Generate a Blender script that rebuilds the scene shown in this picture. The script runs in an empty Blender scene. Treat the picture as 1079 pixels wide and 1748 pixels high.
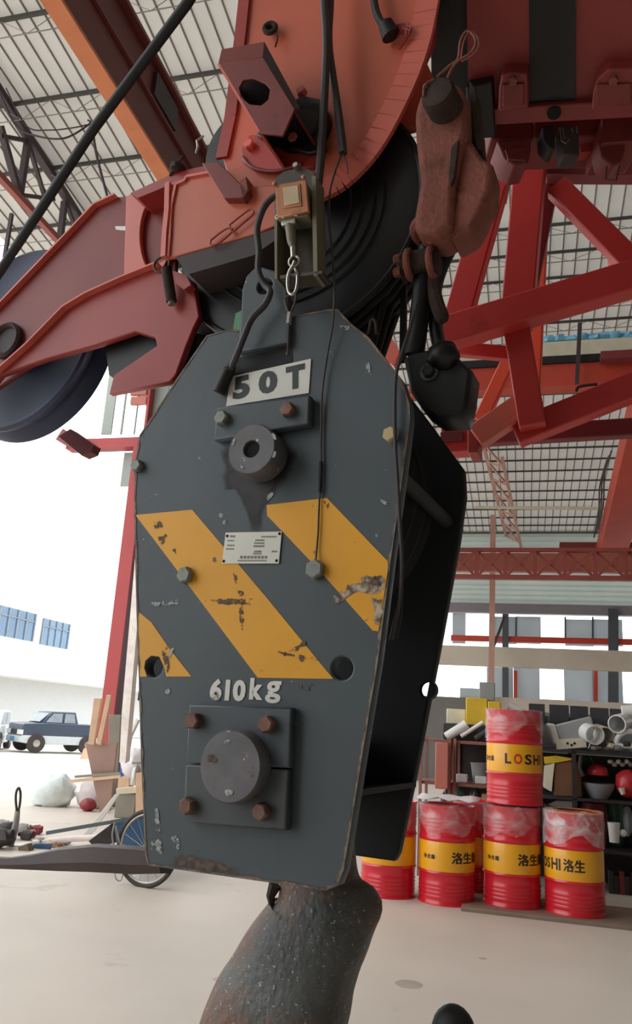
import bpy, bmesh, math, random
from mathutils import Vector as V, Matrix
random.seed(7)
ORD = ('first', 'second', 'third', 'fourth', 'fifth', 'sixth', 'seventh', 'eighth', 'ninth')
SC = bpy.context.scene
COL = SC.collection
# ------------------------------------------------------------------ camera, sky, light, exposure
FPX, PITCH, ROLL, H = 1350.0, math.radians(15), math.radians(3.4), 1.57
W_PX, H_PX = 1079, 1748
FW = V((0, math.cos(PITCH), math.sin(PITCH))); U0 = V((0, -math.sin(PITCH), math.cos(PITCH))); R0 = V((1, 0, 0))
RT = R0*math.cos(ROLL) + U0*math.sin(ROLL); UP = U0*math.cos(ROLL) - R0*math.sin(ROLL)
CAM = V((0, 0, H))
cd = bpy.data.cameras.new('camera'); cam = bpy.data.objects.new('camera', cd); COL.objects.link(cam)
cd.sensor_fit = 'VERTICAL'; cd.sensor_height = 36.0; cd.lens = 36.0*FPX/H_PX; cd.clip_end = 500; cd.clip_start = .02
cam.matrix_world = Matrix((( RT.x, UP.x, -FW.x, CAM.x), (RT.y, UP.y, -FW.y, CAM.y), (RT.z, UP.z, -FW.z, CAM.z), (0, 0, 0, 1)))
SC.camera = cam
world = bpy.data.worlds.new('World'); SC.world = world; world.use_nodes = True
bg = world.node_tree.nodes['Background']; bg.inputs[0].default_value = (.93, .97, 1, 1); bg.inputs[1].default_value = 2.6
SC.view_settings.view_transform = 'Standard'; SC.view_settings.look = 'None'
SC.view_settings.gamma = 1; SC.view_settings.use_curve_mapping = False; SC.view_settings.exposure = 0.12
try:
    SC.cycles.use_denoising = True; SC.cycles.max_bounces = 10; SC.cycles.transparent_max_bounces = 16
except Exception: pass
BA = math.radians(15)                                             # the hall's axes against the camera's
BXV = V((math.cos(BA), -math.sin(BA), 0)); BYV = V((math.sin(BA), math.cos(BA), 0)); ZV = V((0, 0, 1))
def bw(x, y, z=0): return BXV*x + BYV*y + ZV*z
sun = bpy.data.lights.new('sun', 'SUN'); sun.energy = .7; sun.angle = .7; sun.color = (1, .95, .86)
so = bpy.data.objects.new('sun', sun); COL.objects.link(so)
so.rotation_euler = V((.55, .25, -.8)).to_track_quat('-Z', 'Y').to_euler()
def portal(c, u, v, su, sv):
    l = bpy.data.lights.new('daylight_portal', 'AREA'); l.shape = 'RECTANGLE'; l.size = su; l.size_y = sv
    l.cycles.is_portal = True
    o = bpy.data.objects.new('daylight_portal', l); COL.objects.link(o)
    n = u.cross(v); o.matrix_world = Matrix(((u.x, v.x, n.x, c.x), (u.y, v.y, n.y, c.y), (u.z, v.z, n.z, c.z), (0, 0, 0, 1)))
portal(bw(-8.3, 8, 3.1), -BYV, ZV, 32, 6.2)                        # the hall's open left side
# ------------------------------------------------------------------ pixel -> point on a plane of the place
def ray(x, y): return FW + RT*((x-539.5)/FPX) - UP*((y-874)/FPX)
def Zp(x, y, d): return CAM + ray(x, y)*d
def hit(x, y, p, n):
    d = ray(x, y); return CAM + d*((p-CAM).dot(n)/d.dot(n))
def G(x, y, z=0): return hit(x, y, V((0, 0, z)), ZV)
def dep(x, y): return (G(x, y)-CAM).dot(FW)
def BY(x, y, by): return hit(x, y, BYV*by, BYV)
def BX(x, y, bx): return hit(x, y, BXV*bx, BXV)
KA = math.radians(25)                                             # the hook block's plates against the camera
KU = V((math.cos(KA), -math.sin(KA), 0)); KN = V((-math.sin(KA), -math.cos(KA), 0)); KW = -KN
P0 = CAM + ray(450, 1000)*1.40
def B(x, y, w=0): return hit(x, y, P0 + KW*w, KN)
def loc2(p): return ((p-P0).dot(KU), p.z-P0.z)
def kp(u, v, w=0): return P0 + KU*u + ZV*v + KW*w
# ------------------------------------------------------------------ materials
def lin(c):
    c /= 255.0; return c/12.92 if c <= .04045 else ((c+.055)/1.055)**2.4
def rgb(t): return (lin(t[0]), lin(t[1]), lin(t[2]), 1)
def mat(name, col, rough=.5, metal=0, var=.12, scale=6, dirt=None, amt=.0, dscale=14, chips=None, camt=.0, cscale=30, bump=.0, coat=0):
    m = bpy.data.materials.new(name); m.use_nodes = True; nt = m.node_tree; N = nt.nodes; L = nt.links
    p = N['Principled BSDF']; p.inputs['Roughness'].default_value = rough; p.inputs['Metallic'].default_value = metal
    if coat: p.inputs['Coat Weight'].default_value = coat
    tc = N.new('ShaderNodeTexCoord')
    n1 = N.new('ShaderNodeTexNoise'); n1.inputs['Scale'].default_value = scale; n1.inputs['Detail'].default_value = 5
    L.new(tc.outputs['Object'], n1.inputs['Vector'])
    def mix(a, b, f):
        x = N.new('ShaderNodeMix'); x.data_type = 'RGBA'
        for s, v in ((6, a), (7, b)):
            if isinstance(v, tuple): x.inputs[s].default_value = v
            else: L.new(v, x.inputs[s])
        L.new(f, x.inputs[0]); return x.outputs[2]
    def ramp(src, lo, hi):
        r = N.new('ShaderNodeMapRange'); r.inputs[1].default_value = lo; r.inputs[2].default_value = hi; L.new(src, r.inputs[0]); return r.outputs[0]
    c = rgb(col)
    d = tuple(v*(1-var) for v in c[:3]) + (1,); e = tuple(min(1, v*(1+var)) for v in c[:3]) + (1,)
    out = mix(d, e, ramp(n1.outputs[0], .3, .7))
    if dirt:
        n2 = N.new('ShaderNodeTexNoise'); n2.inputs['Scale'].default_value = dscale; n2.inputs['Detail'].default_value = 8; n2.inputs['Roughness'].default_value = .65
        L.new(tc.outputs['Object'], n2.inputs['Vector'])
        out = mix(out, rgb(dirt), ramp(n2.outputs[0], .72-amt*.45, .86-amt*.35))
    if chips:
        n3 = N.new('ShaderNodeTexNoise'); n3.inputs['Scale'].default_value = cscale; n3.inputs['Detail'].default_value = 3
        L.new(tc.outputs['Object'], n3.inputs['Vector'])
        out = mix(out, rgb(chips), ramp(n3.outputs[0], .74-camt*.3, .77-camt*.3))
    L.new(out, p.inputs['Base Color'])
    if bump:
        bn = N.new('ShaderNodeBump'); bn.inputs['Strength'].default_value = bump; bn.inputs['Distance'].default_value = .01
        nb = N.new('ShaderNodeTexNoise'); nb.inputs['Scale'].default_value = scale*8; nb.inputs['Detail'].default_value = 6
        L.new(tc.outputs['Object'], nb.inputs['Vector']); L.new(nb.outputs[0], bn.inputs['Height']); L.new(bn.outputs[0], p.inputs['Normal'])
    return m
def sheet_mat(name, col, trans, tint):
    m = bpy.data.materials.new(name); m.use_nodes = True; nt = m.node_tree; N = nt.nodes; L = nt.links
    for n in list(N):
        if n.type == 'BSDF_PRINCIPLED': N.remove(n)
    tc = N.new('ShaderNodeTexCoord'); n1 = N.new('ShaderNodeTexNoise'); n1.inputs['Scale'].default_value = 1.3; n1.inputs['Detail'].default_value = 6
    L.new(tc.outputs['Object'], n1.inputs['Vector'])
    mx = N.new('ShaderNodeMix'); mx.data_type = 'RGBA'; mx.inputs[6].default_value = rgb(col); mx.inputs[7].default_value = rgb(tint); L.new(n1.outputs[0], mx.inputs[0])
    d = N.new('ShaderNodeBsdfDiffuse'); t = N.new('ShaderNodeBsdfTranslucent'); L.new(mx.outputs[2], d.inputs[0]); L.new(mx.outputs[2], t.inputs[0])
    s = N.new('ShaderNodeMixShader'); s.inputs[0].default_value = trans; L.new(d.outputs[0], s.inputs[1]); L.new(t.outputs[0], s.inputs[2])
    L.new(s.outputs[0], N['Material Output'].inputs[0]); return m
def film_mat(name, opac):
    m = bpy.data.materials.new(name); m.use_nodes = True; nt = m.node_tree; N = nt.nodes; L = nt.links
    p = N['Principled BSDF']; p.inputs['Base Color'].default_value = (.85, .78, .78, 1); p.inputs['Roughness'].default_value = .18
    tc = N.new('ShaderNodeTexCoord'); n1 = N.new('ShaderNodeTexNoise'); n1.inputs['Scale'].default_value = 5; n1.inputs['Detail'].default_value = 5; n1.inputs['Distortion'].default_value = 1.2
    L.new(tc.outputs['Object'], n1.inputs['Vector'])
    r = N.new('ShaderNodeMapRange'); r.inputs[1].default_value = .42; r.inputs[2].default_value = .72; r.inputs[3].default_value = opac*.25; r.inputs[4].default_value = opac*1.6
    L.new(n1.outputs[0], r.inputs[0]); L.new(r.outputs[0], p.inputs['Alpha'])
    b = N.new('ShaderNodeBump'); b.inputs['Strength'].default_value = .7; b.inputs['Distance'].default_value = .03; L.new(n1.outputs[0], b.inputs['Height']); L.new(b.outputs[0], p.inputs['Normal'])
    return m
M = {}
def mk(k, *a, **kw): M[k] = mat(k, *a, **kw)
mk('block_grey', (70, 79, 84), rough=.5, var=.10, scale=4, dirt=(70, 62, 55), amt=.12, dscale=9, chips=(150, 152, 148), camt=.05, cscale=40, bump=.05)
mk('block_shaded', (22, 24, 26), rough=.7, var=.2)  # block paint darkened to carry the shade between the plates
mk('block_grey_low', (66, 72, 74), rough=.5, var=.14, scale=9, dirt=(58, 48, 42), amt=.3, dscale=16)
mk('stripe_yellow', (228, 162, 28), rough=.45, var=.08, scale=5, dirt=(150, 105, 45), amt=.12, dscale=12, chips=(96, 82, 60), camt=.14, cscale=26)
mk('white_paint', (225, 225, 216), rough=.5, var=.06)
mk('worn_white', (215, 215, 208), rough=.6, var=.08, chips=(90, 98, 102), camt=.2, cscale=60)
mk('letter_grey', (52, 58, 60), rough=.5, var=.1)
mk('steel_pin', (96, 95, 98), rough=.45, metal=.1, var=.25, scale=18, dirt=(104, 82, 68), amt=.4, dscale=34, chips=(190, 186, 180), camt=.2, cscale=42)
mk('rusty_bolt', (120, 92, 82), rough=.6, metal=.2, var=.25, scale=40, dirt=(120, 66, 42), amt=.55, dscale=60)
mk('grey_bolt', (132, 134, 128), rough=.5, metal=.3, var=.2, scale=40, dirt=(110, 84, 60), amt=.3, dscale=60)
mk('yellow_bolt', (190, 170, 125), rough=.5, var=.1)
mk('bolt_hole', (12, 12, 13), rough=.9)
mk('oil_stain', (30, 28, 28), rough=.35, var=.3, scale=20, dirt=(70, 56, 46), amt=.35, dscale=18)
mk('scrape', (178, 160, 128), rough=.8, var=.3, scale=30, dirt=(90, 70, 58), amt=.5, dscale=50)
mk('scratch', (172, 174, 170), rough=.7, var=.2, scale=30)
mk('scratch_dark', (70, 55, 42), rough=.7, var=.2, scale=30)
mk('nameplate', (205, 203, 190), rough=.4, metal=.2, var=.07)
mk('print_grey', (120, 118, 112), rough=.6, var=.1)
mk('boom_orange', (198, 100, 74), rough=.42, var=.1, scale=3, dirt=(150, 62, 46), amt=.18, dscale=7, bump=.03)
mk('boom_red', (158, 54, 48), rough=.45, var=.12, scale=4, dirt=(110, 44, 38), amt=.25, dscale=9)
mk('boom_pink', (212, 108, 92), rough=.4, var=.1, scale=6, dirt=(160, 70, 56), amt=.2)
mk('boom_dark', (120, 44, 40), rough=.5, var=.15, scale=5, dirt=(50, 26, 24), amt=.3, dscale=8)
mk('rust_cast', (134, 76, 62), rough=.75, var=.22, scale=14, dirt=(92, 56, 34), amt=.45, dscale=18, chips=(140, 84, 72), camt=.2, cscale=30, bump=.35)
mk('rust_dark', (58, 42, 34), rough=.85, var=.3, scale=30, dirt=(96, 58, 44), amt=.3, dscale=25, bump=.4)
mk('boom_red_shaded', (134, 50, 46), rough=.5, var=.14, scale=5, dirt=(84, 34, 32), amt=.25, dscale=7)  # boom red with the shade of the underside put into its colour
mk('jib_red', (196, 58, 54), rough=.42, var=.1, scale=3, dirt=(120, 48, 42), amt=.18, dscale=6)
mk('jib_orange', (218, 84, 56), rough=.42, var=.1, scale=3)
mk('jib_maroon', (120, 44, 48), rough=.5, var=.12, scale=4)
mk('black_rubber', (22, 22, 24), rough=.6, var=.25, scale=12)
mk('black_grease', (14, 14, 15), rough=.45, var=.4, scale=20)
mk('sheave_black', (20, 20, 22), rough=.5, var=.35, scale=9)
mk('sheave_blue', (58, 68, 96), rough=.45, var=.2, scale=4)
mk('cable_grey', (58, 54, 54), rough=.55, var=.15, scale=20)
mk('olive', (118, 112, 90), rough=.55, var=.15, scale=14, dirt=(80, 66, 48), amt=.3)
mk('olive_dark', (74, 66, 58), rough=.6, var=.2, scale=14)
mk('copper', (172, 112, 78), rough=.45, metal=.25, var=.2, scale=20, dirt=(110, 66, 44), amt=.3, dscale=40)
mk('switch_window', (196, 176, 138), rough=.35, var=.15, scale=20)
mk('zinc', (176, 172, 160), rough=.3, metal=.8, var=.15, scale=30)
mk('wire', (80, 72, 66), rough=.5, metal=.4, var=.2, scale=40)
mk('hook_steel', (84, 86, 84), rough=.55, metal=.1, var=.35, scale=9, dirt=(112, 74, 54), amt=.55, dscale=7, chips=(150, 148, 142), camt=.3, cscale=150, bump=.4)
mk('bar_brown', (70, 56, 54), rough=.5, var=.2, scale=8)
mk('green_tag', (96, 150, 110), rough=.6)
mk('girder_lit', (214, 126, 78), rough=.5, var=.08)  # girder colour with the floor bounce painted in
mk('girder_shaded', (112, 46, 42), rough=.55, var=.1, scale=1)  # same girder, darkened for faces turned from the open side
mk('steel_dark', (62, 50, 52), rough=.6, var=.15)
mk('purlin_dark', (70, 66, 62), rough=.7, var=.1)
mk('lattice_thin', (128, 122, 116), rough=.7, var=.1)
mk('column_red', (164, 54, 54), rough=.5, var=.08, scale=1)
mk('column_shaded', (92, 62, 78), rough=.5, var=.08, scale=1)  # column red darkened as the shaded sides
mk('truss_red', (150, 72, 62), rough=.55, var=.1, scale=2)
mk('beam_pink', (186, 112, 96), rough=.55, var=.1, scale=1)
mk('runway_red', (186, 66, 48), rough=.5, var=.1, scale=2)
mk('pipe_pink', (196, 150, 134), rough=.5, var=.08)
mk('post_grey', (78, 84, 88), rough=.6, var=.08)
mk('wall_grey', (150, 156, 158), rough=.7, var=.06, scale=2)
mk('panel_grey', (150, 160, 166), rough=.6, var=.08, scale=1)
mk('concrete_beam', (206, 196, 180), rough=.8, var=.08, scale=1)
mk('lintel_grey', (140, 136, 142), rough=.7, var=.06)
mk('floor_spot', (178, 166, 154), rough=.5, var=.1)
mk('wall_dim', (120, 118, 114), rough=.9, var=.1, scale=1)
mk('floor_concrete', (212, 200, 188), rough=.55, var=.07, scale=.8, dirt=(170, 156, 142), amt=.25, dscale=1.2, chips=(120, 108, 98), camt=.03, cscale=1.7)
mk('yard', (224, 216, 206), rough=.85, var=.04, scale=.3)
mk('facade_white', (235, 235, 232), rough=.8, var=.02, scale=.3)
mk('facade_grey', (196, 198, 198), rough=.8, var=.03)
mk('glass_blue', (96, 124, 152), rough=.1, var=.15, scale=.4)
mk('frame_grey', (120, 132, 142), rough=.5)
mk('drum_red', (205, 32, 46), rough=.28, var=.06, scale=3, coat=.3)
mk('drum_yellow', (236, 168, 28), rough=.3, var=.05, scale=3, coat=.3)
mk('print_black', (40, 30, 22), rough=.5)
mk('print_red', (196, 44, 30), rough=.5)
mk('cardboard', (186, 150, 104), rough=.8, var=.1)
mk('cardboard_dark', (120, 84, 56), rough=.8, var=.15)
mk('box_yellow', (222, 184, 48), rough=.5, var=.1, scale=4, dirt=(190, 140, 70), amt=.25)
mk('plank_wood', (132, 112, 96), rough=.8, var=.15, scale=5)
mk('plank_pale', (226, 190, 160), rough=.75, var=.1, scale=4)
mk('board_brown', (172, 142, 130), rough=.7, var=.1, scale=2)
mk('board_grey', (150, 146, 134), rough=.7, var=.12, scale=3)
mk('rack_steel', (140, 96, 84), rough=.6, var=.15, scale=8)
mk('rack_dark', (52, 44, 44), rough=.7, var=.15, scale=8)
mk('white_plastic', (230, 230, 226), rough=.35, var=.04)
mk('grey_plastic', (150, 152, 156), rough=.5, var=.08)
mk('grey_housing', (160, 160, 162), rough=.45, var=.06, scale=3)
mk('cream', (222, 214, 190), rough=.5, var=.06)
mk('dark_panel', (56, 56, 58), rough=.5, var=.15)
mk('red_plastic', (196, 44, 52), rough=.3, var=.1)
mk('green_plastic', (46, 104, 76), rough=.35, var=.2)
mk('teal_liquid', (78, 124, 116), rough=.25, var=.3, scale=12)
mk('dark_glass', (56, 66, 70), rough=.2, var=.3, scale=12)
mk('junk_dark', (60, 54, 52), rough=.7, var=.3, scale=9)
mk('junk_grey', (150, 146, 142), rough=.6, var=.2, scale=9)
mk('junk_red', (140, 50, 56), rough=.5, var=.2, scale=9)
mk('sack_white', (226, 220, 220), rough=.6, var=.08, scale=6, bump=.5)
mk('sack_green', (218, 228, 226), rough=.4, var=.12, scale=6, bump=.5)
mk('tarp_blue', (60, 84, 168), rough=.6, var=.2, scale=6)
mk('cart_blue', (66, 104, 144), rough=.5, var=.15, scale=4, dirt=(120, 110, 100), amt=.2)
mk('tyre', (60, 54, 50), rough=.8, var=.15)
mk('rim', (180, 176, 170), rough=.35, metal=.6)
mk('car_blue', (66, 76, 92), rough=.35, var=.04, coat=.4)
mk('car_silver', (196, 204, 206), rough=.35, var=.04, coat=.4)
mk('car_white', (232, 236, 238), rough=.35, var=.02, coat=.4)
mk('car_glass', (150, 160, 170), rough=.1)
mk('plate_blue', (70, 150, 196), rough=.4)
mk('sky_blue_sheet', (130, 196, 234), rough=.35, var=.3, scale=2)
mk('pipe_white', (232, 222, 216), rough=.5)
M['roof_sheet'] = sheet_mat('roof_sheet', (184, 180, 172), .125, (202, 198, 190))
M['roof_rib'] = sheet_mat('roof_rib', (112, 104, 100), .12, (130, 120, 114))
M['film'] = film_mat('film', .26); M['film_heavy'] = film_mat('film_heavy', .5)
M['window_sheet'] = sheet_mat('window_sheet', (180, 184, 186), .52, (196, 202, 206))
M['siding'] = sheet_mat('siding', (168, 178, 172), .2, (188, 196, 190))
def decal_mat(name, col, col2, lo, hi, k, sc):
    m = bpy.data.materials.new(name); m.use_nodes = True; nt = m.node_tree; N = nt.nodes; L = nt.links; p = N['Principled BSDF']; p.inputs['Roughness'].default_value = .6
    tc = N.new('ShaderNodeTexCoord'); n1 = N.new('ShaderNodeTexNoise'); n1.inputs['Scale'].default_value = sc; n1.inputs['Detail'].default_value = 7; n1.inputs['Roughness'].default_value = .65
    L.new(tc.outputs['Object'], n1.inputs['Vector'])
    at = N.new('ShaderNodeAttribute'); at.attribute_name = 'fade'
    a = N.new('ShaderNodeMath'); a.operation = 'MULTIPLY_ADD'; a.inputs[1].default_value = k; L.new(n1.outputs[0], a.inputs[0]); L.new(at.outputs['Fac'], a.inputs[2])
    r = N.new('ShaderNodeMapRange'); r.inputs[1].default_value = lo; r.inputs[2].default_value = hi; L.new(a.outputs[0], r.inputs[0]); L.new(r.outputs[0], p.inputs['Alpha'])
    n2 = N.new('ShaderNodeTexNoise'); n2.inputs['Scale'].default_value = sc*1.7; n2.inputs['Detail'].default_value = 5; L.new(tc.outputs['Object'], n2.inputs['Vector'])
    r2 = N.new('ShaderNodeMapRange'); r2.inputs[1].default_value = .4; r2.inputs[2].default_value = .6; L.new(n2.outputs[0], r2.inputs[0])
    mx = N.new('ShaderNodeMix'); mx.data_type = 'RGBA'; mx.inputs[6].default_value = rgb(col); mx.inputs[7].default_value = rgb(col2); L.new(r2.outputs[0], mx.inputs[0]); L.new(mx.outputs[2], p.inputs['Base Color'])
    return m
M['oil_film'] = decal_mat('oil_film', (26, 25, 26), (44, 40, 40), .85, 1.6, 1.4, 22)
M['scrape_ragged'] = decal_mat('scrape_ragged', (186, 172, 146), (104, 80, 64), 1.78, 1.9, 2.0, 42)
M['scratch_ragged'] = decal_mat('scratch_ragged', (176, 178, 174), (130, 134, 134), 1.86, 1.98, 2.0, 85)
M['scratch_brown'] = decal_mat('scratch_brown', (70, 54, 40), (104, 76, 46), 1.86, 2.0, 2.0, 85)
M['rust_ragged'] = decal_mat('rust_ragged', (104, 84, 66), (70, 58, 50), 2.0, 2.3, 2.0, 40)
M['edge_chips'] = decal_mat('edge_chips', (140, 118, 96), (96, 84, 78), 1.3, 1.37, 1.1, 30)
# ------------------------------------------------------------------ mesh building
class MB:
    def __init__(s): s.v = []; s.f = []; s.m = []
    def add(s, vs, fs, mi=0):
        k = len(s.v); s.v += [V(p) for p in vs]; s.f += [tuple(i+k for i in f) for f in fs]; s.m += [mi]*len(fs); return s
    def box8(s, a, mi=0):
        return s.add(a, [(0,3,2,1), (4,5,6,7), (0,1,5,4), (1,2,6,5), (2,3,7,6), (3,0,4,7)], mi)
    def box(s, c, sx, sy, sz, ax=(V((1,0,0)), V((0,1,0)), V((0,0,1))), mi=0):
        c = V(c); a, b, d = ax[0]*sx/2, ax[1]*sy/2, ax[2]*sz/2
        return s.box8([c-a-b-d, c+a-b-d, c+a+b-d, c-a+b-d, c-a-b+d, c+a-b+d, c+a+b+d, c-a+b+d], mi)
    def bbox(s, x0, x1, y0, y1, z0, z1, mi=0):                    # in the hall's axes
        return s.box8([bw(x0,y0,z0), bw(x1,y0,z0), bw(x1,y1,z0), bw(x0,y1,z0), bw(x0,y0,z1), bw(x1,y0,z1), bw(x1,y1,z1), bw(x0,y1,z1)], mi)
    def beam(s, p, q, w, h, up=ZV, mi=0):
        p, q = V(p), V(q); d = (q-p).normalized(); x = d.cross(up)
        if x.length < 1e-4: x = d.cross(V((1, 0, 0)))
        x.normalize(); y = x.cross(d); a, b = x*w/2, y*h/2
        return s.box8([p-a-b, p+a-b, p+a+b, p-a+b, q-a-b, q+a-b, q+a+b, q-a+b], mi)
    def tube(s, pts, r, n=8, closed=False, mi=0):
        pts = [V(p) for p in pts]; N = len(pts); rs = r if isinstance(r, (list, tuple)) else [r]*N
        k = len(s.v); prev = None
        for i, p in enumerate(pts):
            a = pts[(i-1) % N] if (i or closed) else p; b = pts[(i+1) % N] if (i < N-1 or closed) else p
            t = (b-a).normalized()
            if prev is None:
                x = t.cross(V((0, 0, 1)));  x = t.cross(V((1, 0, 0))) if x.length < .1 else x
            else: x = prev - t*prev.dot(t)
            x.normalize(); prev = x; y = t.cross(x)
            for j in range(n):
                an = 2*math.pi*j/n; s.v.append(p + x*(rs[i]*math.cos(an)) + y*(rs[i]*math.sin(an)))
        for i in range(N if closed else N-1):
            for j in range(n):
                a = k+i*n+j; b = k+i*n+(j+1) % n; i2 = (i+1) % N; c = k+i2*n+(j+1) % n; d = k+i2*n+j
                s.f.append((a, b, c, d)); s.m.append(mi)
        if not closed:
            s.f.append(tuple(k+j for j in reversed(range(n)))); s.f.append(tuple(k+(N-1)*n+j for j in range(n))); s.m += [mi, mi]
        return s
    def lathe(s, prof, o, ax=ZV, n=32, mi=0, x=None, caps=True):
        o, ax = V(o), V(ax).normalized()
        if x is None:
            x = ax.cross(V((0, 0, 1)));  x = V((1, 0, 0)) if x.length < .1 else x.normalized()
        y = ax.cross(x); k = len(s.v)
        for r, h in prof:
            for j in range(n):
                an = 2*math.pi*j/n; s.v.append(o + ax*h + x*(r*math.cos(an)) + y*(r*math.sin(an)))
        for i in range(len(prof)-1):
            for j in range(n):
                s.f.append((k+i*n+j, k+i*n+(j+1) % n, k+(i+1)*n+(j+1) % n, k+(i+1)*n+j)); s.m.append(mi)
        if caps:
            if prof[0][0] > 1e-5: s.f.append(tuple(k+j for j in reversed(range(n)))); s.m.append(mi)
            q = k+(len(prof)-1)*n
            if prof[-1][0] > 1e-5: s.f.append(tuple(q+j for j in range(n))); s.m.append(mi)
        return s
    def cyl(s, p, q, r, n=20, r2=None, mi=0):
        p, q = V(p), V(q); return s.lathe([(r, 0), (r if r2 is None else r2, (q-p).length)], p, q-p, n, mi)
    def prism(s, pts, vec, mi=0):
        pts = [V(p) for p in pts]; vec = V(vec); n = len(pts)
        nn = V((0, 0, 0))
        for i in range(n): nn += (pts[i]-pts[0]).cross(pts[(i+1) % n]-pts[0])
        if nn.dot(vec) < 0: pts.reverse()
        return s.add(pts+[p+vec for p in pts], [tuple(reversed(range(n))), tuple(range(n, 2*n))] + [(i, (i+1) % n, n+(i+1) % n, n+i) for i in range(n)], mi)
    def ball(s, c, r, ax=(V((1,0,0)), V((0,1,0)), V((0,0,1))), n=16, m=10, mi=0, lo=-90, hi=90, wob=0):
        c = V(c); r = r if isinstance(r, (tuple, list)) else (r, r, r); k = len(s.v)
        for i in range(m+1):
            la = math.radians(lo+(hi-lo)*i/m)
            for j in range(n):
                lo_ = 2*math.pi*j/n; w = 1+random.uniform(-wob, wob) if 0 < i < m else 1
                s.v.append(c + (ax[0]*(r[0]*math.cos(la)*math.cos(lo_)) + ax[1]*(r[1]*math.cos(la)*math.sin(lo_)) + ax[2]*(r[2]*math.sin(la)))*w)
        for i in range(m):
            for j in range(n): s.f.append((k+i*n+j, k+i*n+(j+1) % n, k+(i+1)*n+(j+1) % n, k+(i+1)*n+j)); s.m.append(mi)
        return s
    def torus(s, c, ax, R, r, n=28, k=8, mi=0):
        c, ax = V(c), V(ax).normalized(); x = ax.cross(ZV);  x = V((1, 0, 0)) if x.length < .1 else x.normalized(); y = ax.cross(x)
        return s.tube([c + x*(R*math.cos(2*math.pi*i/n)) + y*(R*math.sin(2*math.pi*i/n)) for i in range(n)], r, k, True, mi)
    def build(s, name, mats, parent=None, sharp=38, bevel=0):
        me = bpy.data.meshes.new(name)
        org = root_loc(parent) if parent else base_of(s.v)
        me.from_pydata([p-org for p in s.v], [], s.f)
        mats = mats if isinstance(mats, (list, tuple)) else [mats]
        for m in mats: me.materials.append(M[m])
        for p, i in zip(me.polygons, s.m): p.material_index = i; p.use_smooth = True
        bm = bmesh.new(); bm.from_mesh(me); bmesh.ops.remove_doubles(bm, verts=bm.verts, dist=1e-6); bmesh.ops.recalc_face_normals(bm, faces=bm.faces); bm.to_mesh(me); bm.free()
        me.set_sharp_from_angle(angle=math.radians(sharp))
        o = bpy.data.objects.new(name, me); COL.objects.link(o)
        if parent: o.parent = parent
        else: o.location = org
        if bevel:
            b = o.modifiers.new('bevel', 'BEVEL'); b.width = bevel; b.segments = 2; b.limit_method = 'ANGLE'; b.angle_limit = math.radians(40)
            b.harden_normals = False
        return o
def base_of(vs):
    n = len(vs); lo = [min(p[i] for p in vs) for i in range(3)]; hi = [max(p[i] for p in vs) for i in range(3)]
    return V(((lo[0]+hi[0])/2, (lo[1]+hi[1])/2, lo[2]))
def root_loc(o):
    l = V((0, 0, 0))
    while o: l += o.location; o = o.parent
    return l
def tag(o, label, cat, group=None):
    o['label'] = label; o['category'] = cat
    if group: o['group'] = group
    return o
def thing(name, label, cat, loc, group=None):
    o = bpy.data.objects.new(name, None); COL.objects.link(o); o.location = V(loc); o.empty_display_size = .05
    return tag(o, label, cat, group)
def struct(o): o['kind'] = 'structure'; return o
def copy_tree(o, parent=None):
    c = o.copy(); COL.objects.link(c)
    if parent: c.parent = parent
    for ch in list(o.children): copy_tree(ch, c)
    return c
def curve_mesh(cu, name):
    o = bpy.data.objects.new('tmp', cu); COL.objects.link(o)
    bpy.context.view_layer.update()
    me = bpy.data.meshes.new_from_object(o.evaluated_get(bpy.context.evaluated_depsgraph_get()))
    bpy.data.objects.remove(o); me.name = name; return me
def place_mesh(me, fn, name, matk, parent):
    org = root_loc(parent) if parent else None
    pts = [fn(v.co) for v in me.vertices]
    if org is None: org = base_of(pts)
    for v, p in zip(me.vertices, pts): v.co = p-org
    bm = bmesh.new(); bm.from_mesh(me); bmesh.ops.remove_doubles(bm, verts=bm.verts, dist=1e-6); bmesh.ops.recalc_face_normals(bm, faces=bm.faces); bm.to_mesh(me); bm.free()
    me.materials.clear(); me.materials.append(M[matk]); me.update()
    o = bpy.data.objects.new(name, me); COL.objects.link(o)
    if parent: o.parent = parent
    else: o.location = org
    return o
def circ(u, v, r, n=28, ry=None): return [(u+r*math.cos(2*math.pi*i/n), v+(ry or r)*math.sin(2*math.pi*i/n)) for i in range(n)]
def plate(name, outline, w, t, matk, parent, holes=(), bev=.0025):
    """flat plate parallel to the hook block: outline in plane metres, front face at w, thickness t backwards, real holes"""
    cu = bpy.data.curves.new(name, 'CURVE'); cu.dimensions = '2D'; cu.fill_mode = 'BOTH'
    for poly in [outline] + list(holes):
        sp = cu.splines.new('POLY'); sp.points.add(len(poly)-1); sp.use_cyclic_u = True
        for p, c in zip(sp.points, poly): p.co = (c[0], c[1], 0, 1)
    cu.extrude = t/2-bev; cu.bevel_depth = bev; cu.offset = -bev; cu.bevel_resolution = 1
    return place_mesh(curve_mesh(cu, name), lambda c: kp(c.x, c.y, w+t/2-c.z), name, matk, parent)
def px2(pts, w=0): return [loc2(B(x, y, w)) for x, y in pts]
def pplate(name, pts, w, t, matk, parent, holes=(), bev=.0025): return plate(name, px2(pts, w), w, t, matk, parent, holes, bev)
def round_poly(pts, r, n=4):
    out = []; N = len(pts)
    for i in range(N):
        p = V(pts[i]); a = V(pts[i-1])-p; b = V(pts[(i+1) % N])-p; rr = min(r, a.length*.45, b.length*.45)
        p1 = p+a.normalized()*rr; p2 = p+b.normalized()*rr
        for k in range(n+1):
            t = k/n; q = p1*(1-t)**2 + p*2*t*(1-t) + p2*t*t; out.append((q.x, q.y))
    return out
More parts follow.
